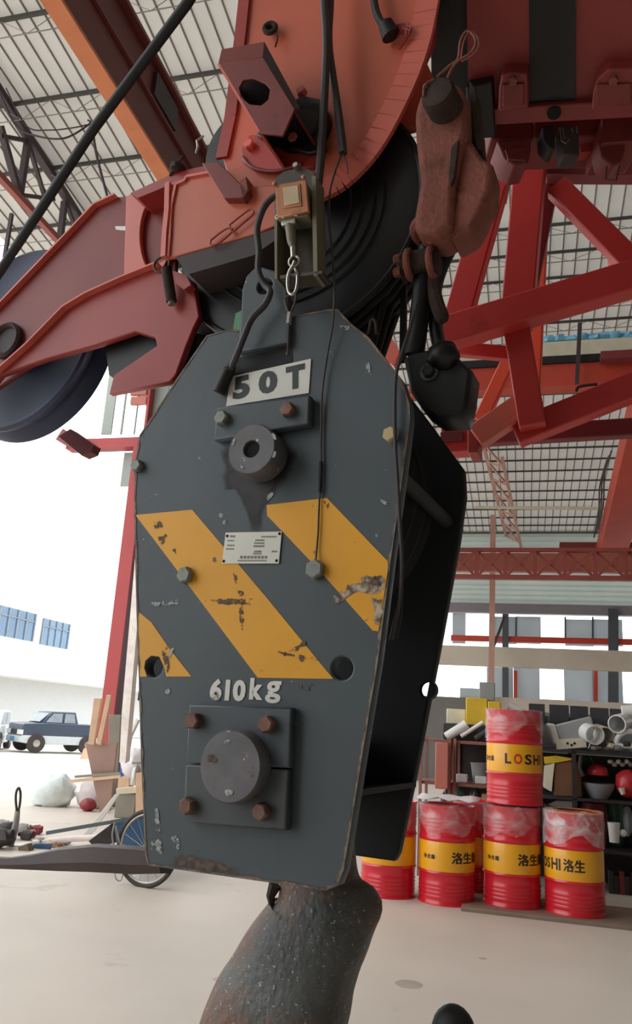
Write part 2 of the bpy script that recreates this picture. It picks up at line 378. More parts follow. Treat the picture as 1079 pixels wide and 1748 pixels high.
def text_mesh(s, size, ext=.0004, bold=.0, spacing=1.0):
    cu = bpy.data.curves.new('text', 'FONT'); cu.body = s; cu.size = size; cu.extrude = ext; cu.offset = bold; cu.space_character = spacing; cu.resolution_u = 3
    return curve_mesh(cu, 'lettering')
def fit_text(name, s, x0, y0, x1, y1, w, matk, parent, bold=.0, spacing=1.0, shear=0):
    """lettering fitted on a plane parallel to the block, between two image corners measured on that plane"""
    me = text_mesh(s, .05, .0004, bold, spacing)
    a, b = loc2(B(x0, y1, w)), loc2(B(x1, y0, w)); X = [v.co.x for v in me.vertices]; Y = [v.co.y for v in me.vertices]
    sx = (b[0]-a[0])/(max(X)-min(X)); sy = (b[1]-a[1])/(max(Y)-min(Y)); mx, my = min(X), min(Y)
    return place_mesh(me, lambda c: kp(a[0]+(c.x-mx)*sx, a[1]+(c.y-my)*sy, w-c.z), name, matk, parent)
def smooth_path(pts, k=6):
    pts = [V(p) for p in pts]; out = []
    for i in range(len(pts)-1):
        p0 = pts[max(i-1, 0)]; p1 = pts[i]; p2 = pts[i+1]; p3 = pts[min(i+2, len(pts)-1)]
        for j in range(k):
            t = j/k; out.append(.5*((2*p1)+(p2-p0)*t+(2*p0-5*p1+4*p2-p3)*t*t+(3*p1-p0-3*p2+p3)*t*t*t))
    out.append(pts[-1]); return out
def hexbolt(name, parent, c, r, h, matk, axis=KN, washer=None, rot=0):
    m = MB(); x = axis.cross(ZV).normalized(); y = axis.cross(x); x2 = x*math.cos(rot)+y*math.sin(rot)
    m.lathe([(r*.96, 0), (r, .001), (r, h*.8), (r*.82, h)], c, axis, 6, x=x2)
    o = m.build(name, matk, parent, sharp=25)
    if washer: MB().lathe([(r*1.35, -.001), (r*1.35, .003)], c, axis, 20).build('washer', washer, o if parent and parent.parent is None else parent)
    return o
# ------------------------------------------------------------------ the hall: floor, roof, walls
ZE, SL, YR, YF, XL, XR = 8.3, .12, 27.0, -7.0, -8.3, 14.0
def zroof(y): return ZE + SL*(YR-y)
RN = BXV.cross(BYV - ZV*SL).normalized()
def RF(x, y, drop=0): return hit(x, y, bw(0, YR, ZE-drop), RN)
def bco(p): return p.dot(BXV), p.dot(BYV), p.z
struct(MB().bbox(XL-.5, XR, YF, YR+.2, -.2, 0).build('floor', 'floor_concrete'))
struct(MB().bbox(-70, XL-.5, -40, 110, -.25, -.02).bbox(XL-.5, 60, YR+.2, 110, -.25, -.02).build('floor_yard', 'yard'))
ceil = bpy.data.objects.new('ceiling', None); COL.objects.link(ceil); struct(ceil); ceil.location = bw(0, YR, ZE)
def rpt(x, y, dz): return bw(x, y, zroof(y)+dz)
sheet0 = None; SW = .9
nsh = int((XR-XL+1.3)/SW)+1
for i in range(nsh):
    x0 = XL-1.25+i*SW
    if sheet0 is None:
        m = MB(); q = x0
        prof = []
        for k in range(4):
            a = q+k*.225; prof += [(a, 0, 0), (a+.198, 0, 0), (a+.203, -.02, 1), (a+.22, -.02, 1), (a+.225, 0, 1)]
        for j in range(len(prof)-1):
            (xa, za, ma), (xb, zb, mb_) = prof[j], prof[j+1]
            m.add([rpt(xa, YF-.6, za), rpt(xb, YF-.6, zb), rpt(xb, YR+.5, zb), rpt(xa, YR+.5, za)], [(0, 1, 2, 3)], 1 if mb_ and (ma or za != zb) else 0)
        sheet0 = m.build('roof_sheet', ['roof_sheet', 'roof_rib'], ceil); base = sheet0.location.copy()
    else:
        c = sheet0.copy(); COL.objects.link(c); c.parent = ceil; c.location = BXV*(i*SW)
def purlin(y, x0, x1, thick, deep):
    m = MB(); z = zroof(y)-.05
    m.bbox(x0, x1, y-.022, y+.022, z-thick, z)
    if deep:
        m.tube([bw(x0, y, z-deep), bw(x1, y, z-deep)], .009, 5, mi=1)
        n = int((x1-x0)/.45); pts = [bw(x0+(x1-x0)*k/n, y, z-(deep if k % 2 else thick)) for k in range(n+1)]
        m.tube(pts, .006, 4, mi=1)
    return m.build('roof_purlin', ['purlin_dark', 'lattice_thin'], ceil)
y = YF+.5
while y < 12.0: purlin(y, XL-1.2, XR, .055, .34); y += 1.25
while y < YR: purlin(y, XL-1.2, XR, .04, .22 if y < 16 else 0); y += .7
# skylight band of the far roof: pale conduit under the purlins
# rear wall: low wall, window band of grey panels with open daylight between, lintel
wb = bpy.data.objects.new('wall_back', None); COL.objects.link(wb); struct(wb); wb.location = bw(0, YR, 0)
def zb(x, y, by=YR): return bco(BY(x, y, by))
def bpx(m, x0, y0, x1, y1, by, t, mi=0):                           # a box standing on plane by, between two image corners
    a, b = zb(x0, y1, by), zb(x1, y0, by); xa, xb = sorted((a[0], b[0])); z0, z1 = sorted((a[2], b[2]))
    return m.bbox(xa, xb, by, by+t, z0, z1, mi)
zsill = zb(900, 1196)[2]; zlint = zb(900, 1048)[2]
MB().bbox(XL, XR, YR, YR+.2, 0, zsill).build('low_wall', 'wall_dim', wb)
MB().bbox(XL, XR, YR-.1, YR+.2, zlint, zlint+.32).build('lintel', 'lintel_grey', wb)
m = MB(); z = zlint+.3; ns = int((ZE+.15-z)/.17)+1
for k in range(ns):
    za = z+k*.17
    for (a, ya_), (b, yb_) in (((za, 0), (za+.11, 0)), ((za+.11, 0), (za+.125, -.04)), ((za+.125, -.04), (za+.155, -.04)), ((za+.155, -.04), (za+.17, 0))):
        m.add([bw(XL, YR+ya_, a), bw(XR, YR+ya_, a), bw(XR, YR+yb_, b), bw(XL, YR+yb_, b)], [(0, 1, 2, 3)])
m.build('upper_siding', 'siding', wb)
xs_l = zb(780, 1100)[0]
MB().bbox(XL, xs_l-4.5, YR, YR+.15, zsill, zlint+.05).build('blank_wall', 'wall_grey', wb)
MB().bbox(XR-2.5, XR, YR, YR+.15, zsill, zlint+.05).build('blank_wall', 'wall_grey', wb)
for (x0, y0, x1, y1) in ((842,1053,881,1098),(882,1053,923,1098),(965,1058,1012,1102),(1013,1058,1062,1102),(772,1047,795,1098),(831,1140,876,1200),(877,1140,921,1200),(964,1142,1012,1204),(1013,1142,1062,1204),(785,1176,831,1200),(1105,1058,1160,1102),(1105,1145,1160,1210)):
    bpx(MB(), x0, y0, x1, y1, YR+.02, .05).build('window_panel', 'window_sheet', wb)
a, b = zb(780, 1090), zb(1079, 1101)
MB().beam(BY(770, 1089, YR-.1), BY(1110, 1097, YR-.1), .1, .19).build('window_rail', 'runway_red', wb)
for px_, c in ((880, 'runway_red'), (1017, 'runway_red')):
    MB().beam(BY(px_, 1145, YR-.15), BY(px_, 1204, YR-.15), .12, .12, BYV).build('window_post', c, wb)
for px_, y0, y1, wd in ((863, 1048, 1196, .2), (1047, 1040, 1200, .3)):
    MB().beam(BY(px_, y0, YR-.2), BY(px_, y1, YR-.2), wd, .15, BYV).build('window_post', 'post_grey', wb)
for k in range(4):
    xx = (842, 881, 965, 1012)[k]
    MB().beam(BY(xx, 1053, YR-.02), BY(xx, 1098, YR-.02), .05, .05, BYV).build('mullion', 'post_grey', wb)
struct(MB().bbox(XR, XR+.2, YF, YR, 0, zroof(YF)+.2).build('wall_right', 'wall_dim'))
struct(MB().bbox(XL, XR, YF-.2, YF, 0, zroof(YF)).build('wall_front', 'wall_dim'))
# left side: open; a cross wall of sheets over a red beam stands at the side column
def zx(x, y): return bco(BX(x, y, XL))
YC = bco(BX(190, 1200, XL+.3))[1]
YW = YC+.55
wl = bpy.data.objects.new('wall_left', None); COL.objects.link(wl); struct(wl); wl.location = bw(XL, YW, 0)
zb0 = zb(200, 765, YW)[2]; zb1 = zb(200, 740, YW)[2]
bpx(MB(), 112, 739, 420, 766, YW, .3).build('cross_beam', 'column_red', wl)
MB().beam(BY(106, 744, YW-.05), BY(154, 772, YW-.05), .25, .3).build('beam_angle', 'jib_maroon', wl)
for x0, x1, y0, y1, mt in ((189, 197, 560, 741, 'siding'), (207, 228, 560, 741, 'siding'), (229, 250, 560, 741, 'siding'), (251, 300, 560, 741, 'siding'), (301, 360, 560, 741, 'siding'), (361, 420, 560, 741, 'siding'), (205, 420, 766, 830, 'siding')):
    bpx(MB(), x0, y0, x1, y1, YW+.32, .04).build('wall_sheet', mt, wl)
bpx(MB(), 248, 560, 266, 741, YW+.1, .2).build('wall_stud', 'column_red', wl)
bpx(MB(), 222, 664, 250, 674, YW+.2, .1).build('wall_board', 'beam_pink', wl)
bpx(MB(), 222, 676, 250, 690, YW+.2, .1).build('wall_board', 'beam_pink', wl)
# columns of the open side
def column(y, name, label, z1, w=.3):
    t = thing(name, label, 'column', bw(XL, y, 0))
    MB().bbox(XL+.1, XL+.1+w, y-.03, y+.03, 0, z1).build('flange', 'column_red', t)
    MB().bbox(XL+.1+w-.06, XL+.1+w, y+.03, y+.45, 0, z1).build('web', 'column_shaded', t)
    MB().bbox(XL+.1, XL+.1+w, y+.45, y+.5, 0, z1).build('flange', 'column_shaded', t)
    return t
def colbase(x, y): return bco(BX(x, y, XL+.3))[1]
column(YC, 'steel_column', 'red painted steel column of the open side, behind the leaning planks', zb0)
# rear steelwork
t = thing('walkway_truss', 'red lattice walkway truss crossing the hall below the far roof', 'truss', BY(940, 990, 20))
xa, xb = bco(BY(780, 940, 20))[0], XR-.3; zt, zl = bco(BY(940, 939, 20))[2], bco(BY(940, 987, 20))[2]
MB().bbox(xa-4, xb, 19.9, 20.05, zt-.05, zt+.04).build('top_chord', 'truss_red', t)
MB().bbox(xa-4, xb, 19.9, 20.05, zl-.05, zl+.06).build('bottom_chord', 'truss_red', t)
st = bco(BY(863, 960, 20))[0]; dx = bco(BY(913, 960, 20))[0]-st; k = -6
while st+k*dx < xb-.2:
    x = st+k*dx
    MB().bbox(x-.05, x+.05, 19.92, 20.02, zl, zt).build('upright', 'truss_red', t)
    if x+dx < xb:
        MB().beam(bw(x, 19.93, zl), bw(x+dx, 19.93, zt), .04, .06).build('brace', 'truss_red', t)
        MB().beam(bw(x, 20.0, zt), bw(x+dx, 20.0, zl), .04, .06).build('brace', 'truss_red', t)
    k += 1
o = MB().bbox(xa-4, xb, 20.6, 20.8, bco(BY(940, 976, 20.6))[2], bco(BY(940, 944, 20.6))[2]).build('bridge_beam', 'beam_pink')
tag(o, 'pinkish bridge beam running just behind the red lattice walkway truss', 'beam')
o = MB().bbox(XL+.3, XR, YR-1, YR-.7, bco(BY(940, 1141, YR-1))[2], bco(BY(940, 1107, YR-1))[2]).build('concrete_beam', 'concrete_beam')
tag(o, 'pale concrete beam across the rear window band', 'beam')
o = MB().bbox(bco(BY(838, 1200, 24))[0], XR, 24, 24.5, bco(BY(960, 1217, 24))[2], bco(BY(960, 1195, 24))[2]).build('ledge_beam', 'concrete_beam')
tag(o, 'grey ledge beam below the rear windows, above the dark panels', 'beam')
o = MB().tube([BY(810, 866, 21.5), BY(1079, 869, 21.5), BY(1200, 872, 21.5)], .045, 8).build('conduit_pipe', 'cream')
tag(o, 'thin pale conduit pipe under the far roof purlins', 'pipe')
# overhead girder on the left, floor bounce painted into its lower flange
gx = -3.05
p1, p2 = BX(104, 0, gx), BX(287, 293, gx); zg = p1.z; y1, y2 = bco(p1)[1], bco(p2)[1]
t = thing('roof_girder', 'red overhead girder with shaded web and lit orange lower flange, above the black cable', 'girder', bw(gx, 8, (p1.z+p2.z)/2))
def gz(y): return p1.z + (p2.z-p1.z)*(y-y1)/(y2-y1)
ga, gb = -4.0, YR-1
def slopebox(m, xa, xb, da, db, ya=ga, yb=gb): return m.box8([bw(xa, ya, gz(ya)+da), bw(xb, ya, gz(ya)+da), bw(xb, yb, gz(yb)+da), bw(xa, yb, gz(yb)+da), bw(xa, ya, gz(ya)+db), bw(xb, ya, gz(ya)+db), bw(xb, yb, gz(yb)+db), bw(xa, yb, gz(yb)+db)])
slopebox(MB(), gx-.13, gx+.02, -.03, 0).build('lower_flange', 'girder_lit', t)
slopebox(MB(), gx-.03, gx, 0, .72).build('web', 'girder_shaded', t)
slopebox(MB(), gx, gx+.03, .36, .385).build('web_seam', 'girder_shaded', t)
slopebox(MB(), gx-.2, gx+.06, .72, .76).build('upper_flange', 'girder_shaded', t)
q1, q2 = bco(BX(268, 85, gx))[1], bco(BX(302, 165, gx))[1]
slopebox(MB(), gx, gx+.035, .42, .66, min(q1, q2), max(q1, q2)).build('dark_cover', 'steel_dark', t)
# lattice rafter on the far left
t = thing('roof_truss', 'dark lattice roof truss at the far left under the roof sheets', 'truss', RF(90, 300, .3))
def rline(a, b, drop): return RF(a[0], a[1], drop), RF(b[0], b[1], drop)
Pt, Qt = rline((-40, 95), (150, 395), .15)
MB().beam(Pt, Qt, .12, .12).build('top_chord', 'steel_dark', t)
def ep(x, y): return hit(x, y, Pt, (Qt-Pt).cross(ZV).normalized())
MB().beam(ep(-20, 280), ep(150, 465), .1, .1).build('lower_chord', 'truss_red', t)
for a, b, w in (((0, 215), (32, 330), .09), ((47, 245), (34, 330), .09), ((50, 250), (76, 335), .06), ((110, 345), (103, 405), .09), ((112, 345), (133, 400), .06), ((0, 232), (45, 240), .06), ((36, 333), (92, 340), .06), ((20, 365), (8, 440), .05)):
    MB().beam(ep(*a), ep(*b), w, w).build('web_member', 'steel_dark', t)
# cables hanging from the roof at the left
def rope(name, pts, r, matk, label, cat, k=6, group=None):
    o = MB().tube(smooth_path(pts, k), r, 7).build(name, matk); return tag(o, label, cat, group)
rope('hanging_cable', [RF(0, 160, .5), RF(28, 215, .7), RF(62, 232, .8), RF(110, 236, .8), RF(152, 212, .5), RF(150, 205, .4)], .014, 'steel_dark', 'dark cable sagging between the far left roof truss and a roof purlin', 'cable')
rope('hanging_cable', [RF(10, 150, .4), RF(45, 215, .6), RF(85, 222, .6), RF(125, 218, .5), RF(148, 213, .4)], .01, 'steel_dark', 'thinner upper cable in the sagging bundle under the left roof', 'cable')
rope('roof_rod', [RF(157, 212, .4), RF(165, 265, .5), RF(186, 345, .6)], .022, 'steel_dark', 'thin dark rod hanging from the roof behind the red left arm plate', 'rod')
# right: runway beam, white beam with blue sheeting, crane girder, pink rafter
t = thing('runway_beam', 'red crane runway beam with black rail behind the red lattice jib', 'beam', BY(940, 660, 12))
xa = bco(BY(700, 640, 12))[0]
MB().bbox(xa, XR, 11.9, 12.2, bco(BY(940, 664, 12))[2], bco(BY(940, 627, 12))[2]).build('beam_body', 'runway_red', t)
MB().bbox(xa, XR, 11.85, 12.1, bco(BY(940, 627, 12))[2], bco(BY(940, 615, 12))[2]).build('rail', 'black_rubber', t)
o = MB().bbox(xa, XR, 12.6, 12.9, bco(BY(1000, 622, 12.6))[2], bco(BY(1000, 580, 12.6))[2]).build('white_beam', 'cream'); tag(o, 'cream white beam behind the black rail of the runway', 'beam')
m = MB(); x0 = bco(BY(932, 570, 12.7))[0]; z0 = bco(BY(1000, 580, 12.6))[2]
for k in range(26): m.ball(bw(x0+k*.17+.08, 12.75, z0+.09), (.17, .13, .08), (BXV, BYV, ZV), 10, 6, wob=.28)
o = m.build('blue_sheeting', 'sky_blue_sheet'); o['kind'] = 'stuff'; o['label'] = 'light blue crumpled plastic sheeting lying along the white beam'
o = MB().beam(BY(990, 552, 11.7), BY(985, 655, 11.7), .06, .06, BYV).build('hanging_rod', 'steel_dark'); tag(o, 'thin dark rod hanging in front of the red runway beam', 'rod')
o = MB().bbox(bco(BY(1025, 612, 11.7))[0], XR-.5, 11.6, 11.8, bco(BY(1050, 616, 11.7))[2], bco(BY(1050, 603, 11.7))[2]).build('end_plate', 'jib_maroon'); tag(o, 'dark maroon plate on the runway rail at the right edge', 'plate')
gx2 = 2.1
e1, e2 = BX(1053, 780, gx2), BX(1018, 937, gx2)
t = thing('crane_girder', 'red overhead crane girder running away to the right of the walkway truss', 'girder', e2)
yy1, yy2 = bco(e1)[1], bco(e2)[1]; sl2 = (e2.z-e1.z)/(yy2-yy1)
def g2(y): return e1.z + sl2*(y-yy1)
print('girder by', yy1, yy2, e1.z, e2.z); ya, yb2 = min(14.0, yy1), yy2
MB().box8([bw(gx2, ya, g2(ya)-.5), bw(gx2+.7, ya, g2(ya)-.5), bw(gx2+.7, yb2, g2(yb2)-.5), bw(gx2, yb2, g2(yb2)-.5), bw(gx2, ya, g2(ya)+.1), bw(gx2+.7, ya, g2(ya)+.1), bw(gx2+.7, yb2, g2(yb2)+.1), bw(gx2, yb2, g2(yb2)+.1)]).build('girder_box', 'runway_red', t)
MB().bbox(gx2-1.0, gx2+2.2, yb2, yb2+.5, g2(yb2)-.2, g2(yb2)+.2).build('end_carriage', 'jib_maroon', t)
for k in range(3):
    xq = (1036, 1032, 1028)[k]
    MB().tube(smooth_path([BX(xq+8, 770+k*8, gx2-.05), BX(xq-4, 810+k*10, gx2-.1), BX(xq-6, 860+k*8, gx2-.1), BX(xq-14, 905+k*6, gx2-.05)], 5), .02, 5).build('trailing_cable', 'steel_dark', t)
t = thing('lattice_rafter', 'pink lattice rafter under the far roof to the right of the hook block', 'rafter', RF(860, 920, .3))
A1, A2 = RF(824, 755, .15), RF(864, 915, .15); Bq1, Bq2 = RF(836, 755, .15), RF(873, 938, .15)
MB().beam(A1, A2, .08, .08).build('chord', 'pipe_pink', t); 
dA = V((0, 0, -.45)); MB().beam(A1+dA+BXV*.5, A2+dA+BXV*.5, .08, .08).build('chord', 'pipe_pink', t)
for k in range(12):
    f0, f1 = k/12, (k+1)/12; pa = A1.lerp(A2, f0); pb = A1.lerp(A2, f1)+dA+BXV*.5
    if k % 2: pa, pb = A1.lerp(A2, f0)+dA+BXV*.5, A1.lerp(A2, f1)
    MB().beam(pa, pb, .05, .05).build('lacing', 'pipe_pink', t)
o = MB().beam(BY(842, 880, 23.7), BY(838, 1230, 23.7), .16, .16, BYV).build('pink_post', 'pipe_pink'); tag(o, 'thin pink steel post in front of the rear windows beside the block', 'post')
o = MB().beam(BY(862, 1052, 25), BY(842, 1106, 25), .08, .08, BYV).build('brace_rod', 'steel_dark'); tag(o, 'dark diagonal brace rod in front of the first rear window', 'rod')
MB()
# posts carrying the rear beams
for bx_, l in ((XR-1.5, 'right'), (-4.5, 'left')):
    pass
# ------------------------------------------------------------------ outside on the left
t = thing('office_building', 'long white overexposed building across the yard with blue windows', 'building', bw(-24, 40, 0))
BXO = bco(G(0, 1290))[0]
BXO = -23.5
def zo(x, y): return bco(BX(x, y, BXO))
z_f0, z_f1 = zo(0, 1152)[2], zo(0, 1100)[2]
y0o, y1o = 10, 95
MB().bbox(BXO-8, BXO, y0o, y1o, z_f0, 16).build('upper_wall', 'facade_white', t)
MB().bbox(BXO-8, BXO-1.5, y0o, y1o, 0, z_f0).build('ground_wall', 'facade_grey', t)
MB().bbox(BXO-.02, BXO+.25, y0o, y1o, z_f0, z_f0+.5).build('fascia', 'facade_white', t)
for (xa_, yt, xb_, yb2_) in ((-75, 1015, -30, 1085), (0, 1033, 53, 1095), (74, 1055, 112, 1108)):
    a = zo(xa_, yt); b = zo(xb_, yb2_); za = zo(xa_, yt)[2]; zb_ = zo(xb_, yb2_)[2]
    f = MB().bbox(BXO-.05, BXO+.05, a[1], b[1], zb_, za).build('window', 'glass_blue', t)
    n = 4
    for k in range(n+1):
        yy = a[1]+(b[1]-a[1])*k/n; MB().bbox(BXO+.05, BXO+.1, yy-.05, yy+.05, zb_, za).build('mullion', 'frame_grey', f)
    MB().bbox(BXO+.05, BXO+.1, a[1], b[1], za-(za-zb_)*.32, za-(za-zb_)*.28).build('transom', 'frame_grey', f)
# parked pickup, three-quarter view, nose to the left
def car(name, label, cat, ground, head, L, Wd, prof, win, cols, scale=1, wheels=(.18, .8), wr=.33):
    t = thing(name, label, cat, ground); hx = V((math.cos(head), math.sin(head), 0)); sx = V((-hx.y, hx.x, 0))
    g = V(ground)
    def P(a, s, z): return g + hx*(L/2-a*L) + sx*(s*Wd/2) + ZV*z
    up, lo = prof
    MB().prism([P(a, -1, z) for a, z in lo], sx*Wd).build('lower_body', cols[1], t, bevel=.03)
    MB().prism([P(a, -.98, z) for a, z in up], sx*(Wd*.98)).build('upper_body', cols[0], t, bevel=.03)
    MB().prism([P(a, -.9, z) for a, z in win[0]], sx*(Wd*.9)).build('cab', cols[0], t, bevel=.03)
    for gl in win[1:]:
        MB().prism([P(a, -.93, z) for a, z in gl], sx*(Wd*.93)).build('side_window', 'car_glass', t)
    if len(win) > 1:
        c0 = win[0]; MB().prism([P(c0[0][0]-.01, -.8, c0[0][1]+.05), P(c0[1][0]-.01, -.72, c0[1][1]-.05), P(c0[1][0]-.01, .72, c0[1][1]-.05), P(c0[0][0]-.01, .8, c0[0][1]+.05)], hx*.03).build('windscreen', 'car_glass', t)
    MB().prism([P(-.015, -.95, .35), P(-.015, .95, .35), P(-.015, .95, .55), P(-.015, -.95, .55)], -hx*.15).build('bumper', cols[1], t, bevel=.02)
    MB().prism([P(-.004, -.5, .62), P(-.004, .5, .62), P(-.004, .5, .78), P(-.004, -.5, .78)], -hx*.05).build('grille', 'junk_dark', t)
    MB().prism([P(-.022, -.25, .4), P(-.022, .25, .4), P(-.022, .25, .53), P(-.022, -.25, .53)], -hx*.03).build('number_plate', 'plate_blue', t)
    for s in (-1, 1):
        MB().box(P(0, s*.75, .7), .1, .35, .16, (hx, sx, ZV)).build('headlamp', 'white_plastic', t)
        for a in wheels:
            c = P(a, s*.93, wr)
            w = MB().lathe([(wr*.6, -.11), (wr*.95, -.11), (wr, -.06), (wr, .06), (wr*.95, .11), (wr*.6, .11)], c, sx, 24).build('wheel', 'tyre', t)
            MB().lathe([(.03, -.1), (wr*.6, -.1), (wr*.62, .1), (.05, .12)], c, sx*s, 16).build('hub_cap', 'rim', w)
    return t
gp = G(92, 1284)
hd = math.atan2(-.62, -.78)
car('pickup_truck', 'dark blue crew cab pickup with silver sills, parked in the bright yard', 'pickup', gp, hd, 3.15, 1.5,
    ([(0, .55), (0, .95), (.02, 1.0), (.28, 1.06), (.98, 1.06), (1, .55)], [(0, .35), (0, .6), (1, .6), (1, .38), (.9, .3), (.1, .3)]),
    ([(.22, 1.04), (.33, 1.46), (.62, 1.48), (.67, 1.04)], [(.27, 1.08), (.35, 1.40), (.46, 1.41), (.46, 1.08)], [(.49, 1.08), (.49, 1.41), (.6, 1.41), (.63, 1.08)]), ('car_blue', 'car_silver'))
gp2 = G(-34, 1278)
car('white_car', 'white car with blue number plate cut off by the left edge, beside the pickup', 'car', gp2, math.atan2(-.97, .2), 3.9, 1.6,
    ([(0, .5), (0, .78), (.25, .9), (.95, .92), (1, .5)], [(0, .3), (0, .55), (1, .55), (1, .35), (.9, .25), (.1, .25)]),
    ([(.22, .88), (.36, 1.4), (.75, 1.42), (.9, .9)], [(.28, .92), (.38, 1.34), (.53, 1.35), (.53, .92)], [(.56, .92), (.56, 1.35), (.72, 1.34), (.82, .92)]), ('car_white', 'car_white'))
# ------------------------------------------------------------------ the hook block
D = .37; TP = .028                                                # plate spacing, plate thickness
hb = thing('hook_block', 'large grey hook block marked 50T with yellow warning stripes, hanging in the middle', 'hook block', kp(-.02, -.5, D/2))
front = [(252,1478),(556,1521),(578,1512),(588,1485),(605,1380),(626,1250),(646,1130),(669,950),(690,800),(701,715),(700,690),(688,650),(630,575),(600,552),(577,527),(560,527),(480,543),(405,562),(385,563),(352,572),(343,585),(300,648),(237,743),(229,790),(228,870),(232,1040),(240,1300),(247,1460)]
fr2 = px2(front)
hole_r = loc2(B(584, 1141)); hole_l = loc2(B(263, 1138))
hr = .0185
plate('side_plate', fr2, 0, TP, 'block_grey', hb, [circ(hole_r[0], hole_r[1], hr), circ(hole_l[0], hole_l[1], hr*1.0)], .004)
# rear plate: the mirrored outline about the block's centre line
uc = -.025
rear = [(2*uc-a, b) for a, b in fr2]
rear = [(a, b) for a, b in rear]
hq = loc2(B(727, 1177, D))
plate('rear_plate', rear, D, TP, 'block_shaded', hb, [circ(hq[0], hq[1], .02)], .004)
pt = loc2(B(430, 766, -.055)); pb = loc2(B(392, 1308, -.05))
for i in range(4):
    w = .075+i*.06
    MB().lathe([(.05, -.024), (.2, -.024), (.235, -.024), (.24, -.02), (.215, -.008), (.215, .008), (.24, .02), (.235, .024), (.2, .024), (.05, .024)], kp(pt[0], pt[1]-.03, w), KW, 48).build('block_sheave', 'sheave_black', hb)
MB().cyl(kp(pt[0], pt[1], -.01), kp(pt[0], pt[1], D+.05), .04).build('sheave_axle', 'steel_pin', hb)
# crosshead carrying the hook
MB().box(kp(uc, pb[1], D/2), .2, D-.03, .13, (KU, KW, ZV)).build('crosshead', 'block_shaded', hb, bevel=.01)
for q in ((-.2, -.16), (.23, .2)):
    MB().cyl(kp(q[0], q[1], TP), kp(q[0], q[1], D), .014, 12).build('spacer_tube', 'block_shaded', hb)
MB().prism([kp(uc+.05, -.36, .03), kp(uc+.2, -.34, .03), kp(uc+.2, -.33, .03), kp(uc+.05, -.35, .03)], KW*(D-.03)).build('inner_web', 'block_shaded', hb)
MB().box(kp(hole_l[0]-.055, hole_l[1], .085), .058, .02, .12, (KU, KW, ZV)).build('hole_blocker', 'block_shaded', hb)  # dark block added behind the left hole to stop daylight showing
# paint and lettering
def paint(name, pts, w, matk): return pplate(name, pts, w, .0008, matk, hb, bev=.0001)
paint('warning_stripe', [(231,879),(328,870),(450,1014),(569,1159),(440,1157),(330,1010)], -.0008, 'stripe_yellow')
paint('warning_stripe', [(455,862),(558,850),(664,960),(652,1040),(646,1078),(636,1076),(540,968),(456,880)], -.0008, 'stripe_yellow')
paint('warning_stripe', [(235,1043),(258,1062),(290,1108),(327,1155),(284,1155),(280,1138),(272,1121),(258,1119),(248,1128),(246,1140),(251,1155),(239,1155)], -.0008, 'stripe_yellow')
fit_text('weight_marking', '610', 357, 1160, 421, 1195, -.001, 'worn_white', hb, bold=.0024, spacing=1.0)
fit_text('weight_marking', 'k', 425, 1158, 451, 1194, -.001, 'worn_white', hb, bold=.0024)
fit_text('weight_marking', 'g', 452, 1163, 481, 1200, -.001, 'worn_white', hb, bold=.0014)
pplate('capacity_plate', [(393,643),(531,612),(527,671),(386,693)], -.0025, .0025, 'white_paint', hb, bev=.0003)
def glyph(name, s, q, w, matk):                                   # lettering warped onto four measured corners of the plate
    me = text_mesh(s, .05, .0003, .0026); X = [v.co.x for v in me.vertices]; Y = [v.co.y for v in me.vertices]
    x0, x1, y0, y1 = min(X), max(X), min(Y), max(Y); c = [V(loc2(B(*p, w))) for p in q]   # tl tr br bl
    def f(v):
        a = (v.x-x0)/(x1-x0); b = (v.y-y0)/(y1-y0)
        p = c[3]*(1-a)*(1-b) + c[2]*a*(1-b) + c[1]*a*b + c[0]*(1-a)*b
        return kp(p.x, p.y, w-v.z)
    return place_mesh(me, f, name, matk, hb)
glyph('letter', '5', [(399,645),(426,638),(426,677),(397,683)], -.0032, 'letter_grey')
glyph('letter', '0', [(442,636),(473,630),(473,668),(441,675)], -.0032, 'letter_grey')
glyph('letter', 'T', [(488,627),(520,620),(520,660),(488,667)], -.0032, 'letter_grey')
np_ = pplate('data_plate', [(385,909),(481,907),(476,962),(379,962)], -.003, .002, 'nameplate', hb, bev=.0004)
for x, y in ((388,915),(477,911),(472,957),(382,958)):
    MB().lathe([(.0028, 0), (.002, .0015)], B(x, y, -.003), KN, 10).build('rivet', 'bolt_hole', np_)
m = MB()
for (y, x0, x1, n, h) in ((914, 393, 402, 4, 3), (915, 446, 473, 9, 2.4), (921, 436, 452, 6, 2.6), (926, 434, 452, 6, 2.6), (931, 433, 452, 6, 3), (936, 386, 400, 4, 2.4), (940, 434, 447, 5, 3), (944, 432, 447, 5, 2.4), (922, 388, 400, 4, 2), (930, 388, 401, 4, 2.2), (940, 464, 474, 3, 3), (949, 410, 458, 8, 4.4), (956, 406, 456, 14, 2.2)):
    st = (x1-x0)/n
    for k in range(n):
        xa = x0+k*st; 
        m.prism([B(xa, y, -.0031), B(xa+st*.7, y-.3, -.0031), B(xa+st*.7, y+h, -.0031), B(xa, y+h, -.0031)], KN*.0003)
o = m.build('print_marks', 'print_grey', np_); o['kind'] = 'stuff'
